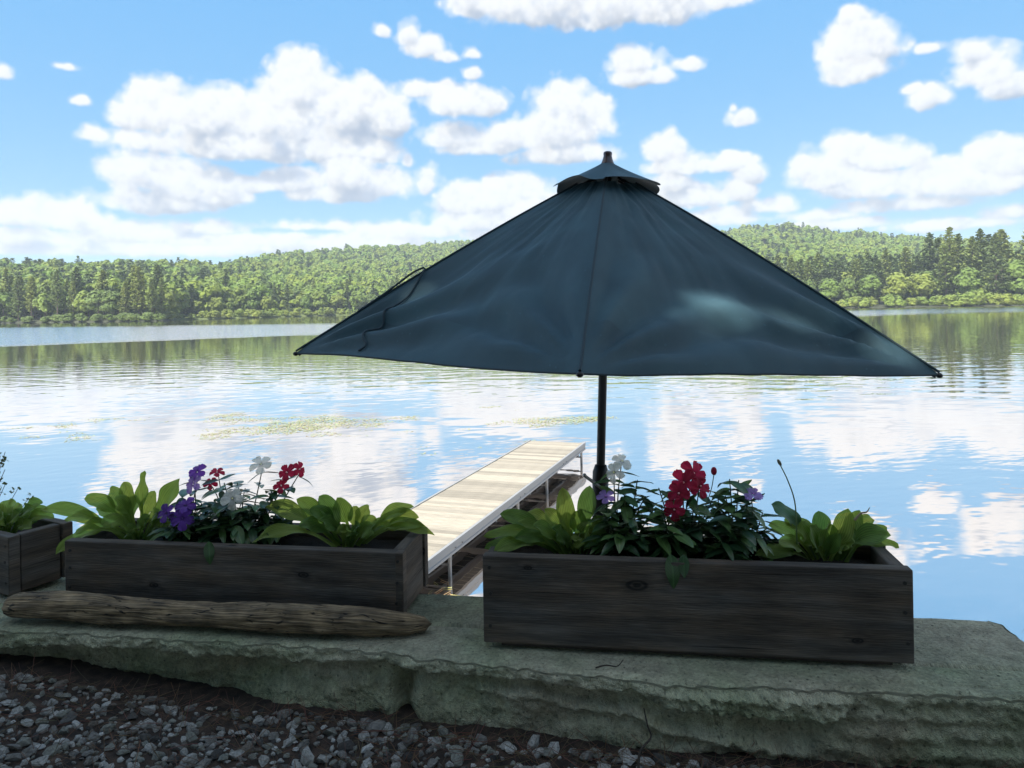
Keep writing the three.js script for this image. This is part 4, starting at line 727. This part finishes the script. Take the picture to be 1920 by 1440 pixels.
// ---------- dock ----------
{
  // right edge runs from the bank towards the far corner
  const far = V(1.353, 0.370, -14.20), dir = V(2.183, 0, -6.25).normalize(), left = V(dir.z, 0, -dir.x), W = 1.12, LEN = 9.6;
  const near = far.clone().addScaledVector(dir, -LEN);
  const o = thing('dock', 'narrow pale plank dock with aluminium rails reaching into the lake', 'dock', [near.x, 0, near.z]);
  o.rotation.y = Math.atan2(-dir.x, -dir.z);        // local -z along the dock, local -x to its left
  const alu = std({ color: rgb(0.25, 0.255, 0.26), metalness: 0.3, roughness: 0.5 }), dull = std({ color: rgb(0.13, 0.13, 0.135), metalness: 0.6, roughness: 0.5 });
  const grain = [0, 1].map((k) => texture(512, 128, (u, v, x, y) => { const g = fbm(u * 5 + k * 9, v * 30, k, 4), s = fbm(u * 2 + k, v * 90, 3, 3), p = fbm(u * 6, v * 4, k + 5, 3); const q = 0.80 + 0.16 * g + 0.16 * s + 0.16 * p; return [q, q * 0.965, q * 0.90]; }));
  const planks = [0.34, 0.43, 0.28, 0.38].map((k, i) => std({ color: rgb(k * 0.97, k * 0.96, k * 0.93), map: grain[i % 2], roughness: 0.85 }));
  const under = std({ color: rgb(0.030, 0.027, 0.024), roughness: 0.9 }), R = mulberry(55), pitch = 0.118, n = Math.floor(LEN / pitch), top = 0.370, geo = [0, 1, 2].map(() => board(W - 0.085, 0.022, pitch - 0.009, 0.003));  // plank bottoms coloured near-black, standing in for the shade below the deck
  for (let k = 0; k < n; k++) {
    const seam = Math.abs((k * pitch) % 3.05 - 1.5) < pitch / 2;
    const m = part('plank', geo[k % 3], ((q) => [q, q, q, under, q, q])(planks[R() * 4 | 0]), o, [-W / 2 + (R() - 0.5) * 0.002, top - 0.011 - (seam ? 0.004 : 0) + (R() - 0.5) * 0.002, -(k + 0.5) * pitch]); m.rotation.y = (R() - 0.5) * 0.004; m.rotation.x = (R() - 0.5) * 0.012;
  }
  for (const [x, s] of [[0, 1], [-W, -1]]) {
    // each side rail: a tall channel with a top flange and a groove
    const sec = new THREE.Shape([[0, 0.006], [0.034, 0.006], [0.034, -0.045], [0.026, -0.050], [0.026, -0.095], [0.034, -0.10], [0.034, -0.13], [0, -0.13]].map(([a, b]) => new THREE.Vector2(a - 0.034, b)));
    const g = new THREE.ExtrudeGeometry(sec, { depth: LEN, bevelEnabled: false }).translate(0, 0, -LEN); if (s < 0) { g.scale(-1, 1, 1); const ix = g.index; g.computeVertexNormals(); }
    const rail = part('side_rail', g, alu, o, [x, top, 0]);
    for (let k = 0; k < 4; k++) for (const d of [-0.06, 0.06]) part('bolt', new THREE.CylinderGeometry(0.009, 0.009, 0.008, 8).rotateZ(Math.PI / 2), dull, rail, [s * 0.003, -0.072, -(1.5 + k * 2.28 - 0.25 + d * 1.6)]);
  }
  part('end_rail', board(W - 0.07, 0.12, 0.03, 0.003), alu, o, [-W / 2, top - 0.066, -LEN + 0.0165]);
  for (let k = 0; k < 7; k++) part('cross_member', board(W - 0.075, 0.07, 0.04, 0.003), dull, o, [-W / 2, top - 0.153, -0.5 - k * 1.45]);
  for (const x of [0.25, 0.5, 0.75]) part('joist', board(0.04, 0.09, LEN - 0.1, 0.003), dull, o, [-W * x, top - 0.070, -LEN / 2]);
  for (const d of [0.35, 2.62, 4.05, 6.4, 9.2]) {
    for (const x of [0.026, -W - 0.026]) {
      const leg = part('leg', new THREE.CylinderGeometry(0.022, 0.022, 1.55, 14), alu, o, [x - Math.sign(x + W / 2) * 0.062, top - 0.02 - 0.775, -LEN + d - 0.15]);
      part('bracket', board(0.05, 0.11, 0.075, 0.004), dull, leg, [0, 0.71, 0]);
    }
    part('leg_brace', new THREE.CylinderGeometry(0.014, 0.014, W - 0.1, 10).rotateZ(Math.PI / 2), alu, o, [-W / 2, 0.13, -LEN + d - 0.15]);
  }
}
// ---------- odds and ends ----------
{
  const R = mulberry(66), straw = new THREE.CylinderGeometry(0.004, 0.003, 0.16, 5).rotateZ(Math.PI / 2), list = [];
  for (let k = 0; k < 55; k++) list.push({ p: [-1.0 + R() * 0.6, 0.010, -7.3 - R() * R() * 1.0], r: [0, R() * 6.3, 0], s: 0.35 + R() * 0.8, c: rgb(0.30 + R() * 0.2, 0.25 + R() * 0.14, 0.13) });
  scene.add(instances('floating_straw', straw, std({ color: 0xffffff, roughness: 0.9 }), list, 'bits of straw and weed floating by the shore'));
  const bark = std({ color: rgb(0.035, 0.028, 0.022), roughness: 0.95 });
  const fz = frontZ(0.30);
  const twig = thing('twig', 'thin dark forked twig leaning against the front of the wall', 'twig');
  part('stem', tube([[0.262, 1.945, -1.655], [0.272, 1.985, -1.69], [0.302, 2.005, -1.715], [0.296, 2.025, -1.722], [0.290, 2.06, -1.735]], (q) => 0.0034 - 0.0022 * q, 24, 6), bark, twig);
  const twig2 = thing('twig', 'short bent twig lying on the wall below the front box', 'twig');
  part('stem', tube([[0.190, 2.105, -1.838], [0.215, 2.109, -1.842], [0.245, 2.105, -1.845], [0.262, 2.112, -1.862]], (q) => 0.0022 - 0.001 * q, 14, 5), bark, twig2);
}
{
  // small shrub behind the left box, its twig tips reach into the picture
  const o = thing('small_shrub', 'twiggy small-leaved shrub at the left edge, behind the planter', 'shrub', [-2.08, 1.66, -2.74]), R = mulberry(71), list = [], wood = [];
  const tips = [[0.30, 0.86, 0.13], [0.305, 0.80, 0.14], [0.30, 0.75, 0.13], [0.26, 0.9, 0.12]]; for (let k = 0; k < 26; k++) tips.push([(R() - 0.62) * 0.75, 0.45 + R() * 0.6, (R() - 0.5) * 0.6]);
  tips.forEach((t, k) => {
    if (k > 3 && t[0] > 0.22) t[0] = 0.22;
    const a = V((R() - 0.5) * 0.1, 0, (R() - 0.5) * 0.1), c = V(...t), m = a.clone().lerp(c, 0.6).add(V(-0.04, 0.05, 0));
    const cv = new THREE.QuadraticBezierCurve3(a, m, c); wood.push(tube([0, 0.3, 0.6, 1].map((q) => cv.getPoint(q)), (q) => 0.005 - 0.004 * q, 8, 5));
    for (let i = 0; i < 42; i++) { const q = cv.getPoint(0.45 + 0.55 * R()), d = onBall(R); list.push([q.x + d[0] * 0.016, q.y + d[1] * 0.016, q.z + d[2] * 0.016, ...onBall(R), 0.006 + 0.004 * R(), 0.016, R() * 6]); }
  });
  part('branches', merged(wood), std({ color: rgb(0.06, 0.045, 0.03), roughness: 0.9 }), o);
  part('leaves', sprays(list), phys({ color: rgb(0.10, 0.13, 0.05), roughness: 0.7, transmission: 0.3 }), o);
}
// ---------- the trees over and behind the camera that shade this corner ----------
{
  const shadeLeaf = phys({ color: rgb(0.050, 0.085, 0.028), roughness: 0.7, transmission: 0.25 }), bark = std({ color: rgb(0.07, 0.055, 0.042), roughness: 1 });
  const crowns = [1, 2].map((s) => leafyCrown(500 + s, 5.2, 11, 26, 330, 0.34, 0.22));
  const trunkGeo = merged([tube([[0, -0.3, 0], [0.1, 4, 0.1], [0, 8, 0.1], [0.2, 11, 0]], (q) => 0.30 * (1 - 0.7 * q) + 0.02, 10, 10), tube([[0, 4.2, 0], [2, 6.6, 1]], (q) => 0.14 * (1 - 0.5 * q), 4, 7), tube([[0, 4.6, 0], [-1.9, 7, -1.1]], (q) => 0.13 * (1 - 0.5 * q), 4, 7)]);
  const overhead = leafyCrown(524, 4.3, 7.2, 26, 160, 0.28, 0.06, false);
  const tall = merged([tube([[0, -0.3, 0], [0.1, 5, 0.1], [0, 10, 0.1], [0.2, 14, 0]], (q) => 0.32 * (1 - 0.65 * q) + 0.02, 10, 10), tube([[0, 8, 0], [1.8, 10.4, 1]], (q) => 0.13 * (1 - 0.5 * q), 4, 7), tube([[0, 8.4, 0], [-1.9, 11, -1.1]], (q) => 0.12 * (1 - 0.5 * q), 4, 7)]);
  const o = thing('shade_tree', 'tall broad shade tree behind the viewer, its crown over the yard', 'tree', [-5.7, 1.9, 4.7]);
  part('trunk', tall, bark, o); part('crown', overhead, shadeLeaf, o, [0, 8.2, 0]);
  const o2 = thing('shade_tree', 'dense shade tree beside the tall one, behind the viewer', 'tree', [-5.7, 1.9, 7.0]);
  part('trunk', tall, bark, o2); part('crown', leafyCrown(540, 3.1, 6.4, 22, 170, 0.32, 0.06), shadeLeaf, o2, [0, 8.4, 0]);
  [[-13, 8, 1.1], [12, 10, 1.1], [-0.5, 14, 1.15], [-7, 16, 1.2], [6.5, 15, 1.2], [15, 15, 1.2], [-15, 16, 1.2]].forEach(([x, z, s], i) => {
    const q = thing('yard_tree', `leafy tree in the shaded yard behind the viewer, ${['second', 'sixth', 'fourth', 'third', 'fifth', 'seventh', 'first'][i]} from the left`, 'tree', [x, 1.9, z], 'trees behind the yard');
    q.rotation.y = i * 1.3; part('trunk', trunkGeo, bark, q); part('crown', crowns[i % 2], shadeLeaf, q); q.scale.setScalar(s);
  });
}
scene.traverse((o) => { if (o.isMesh) o.castShadow = o.receiveShadow = true; });
renderer.render(scene, camera);
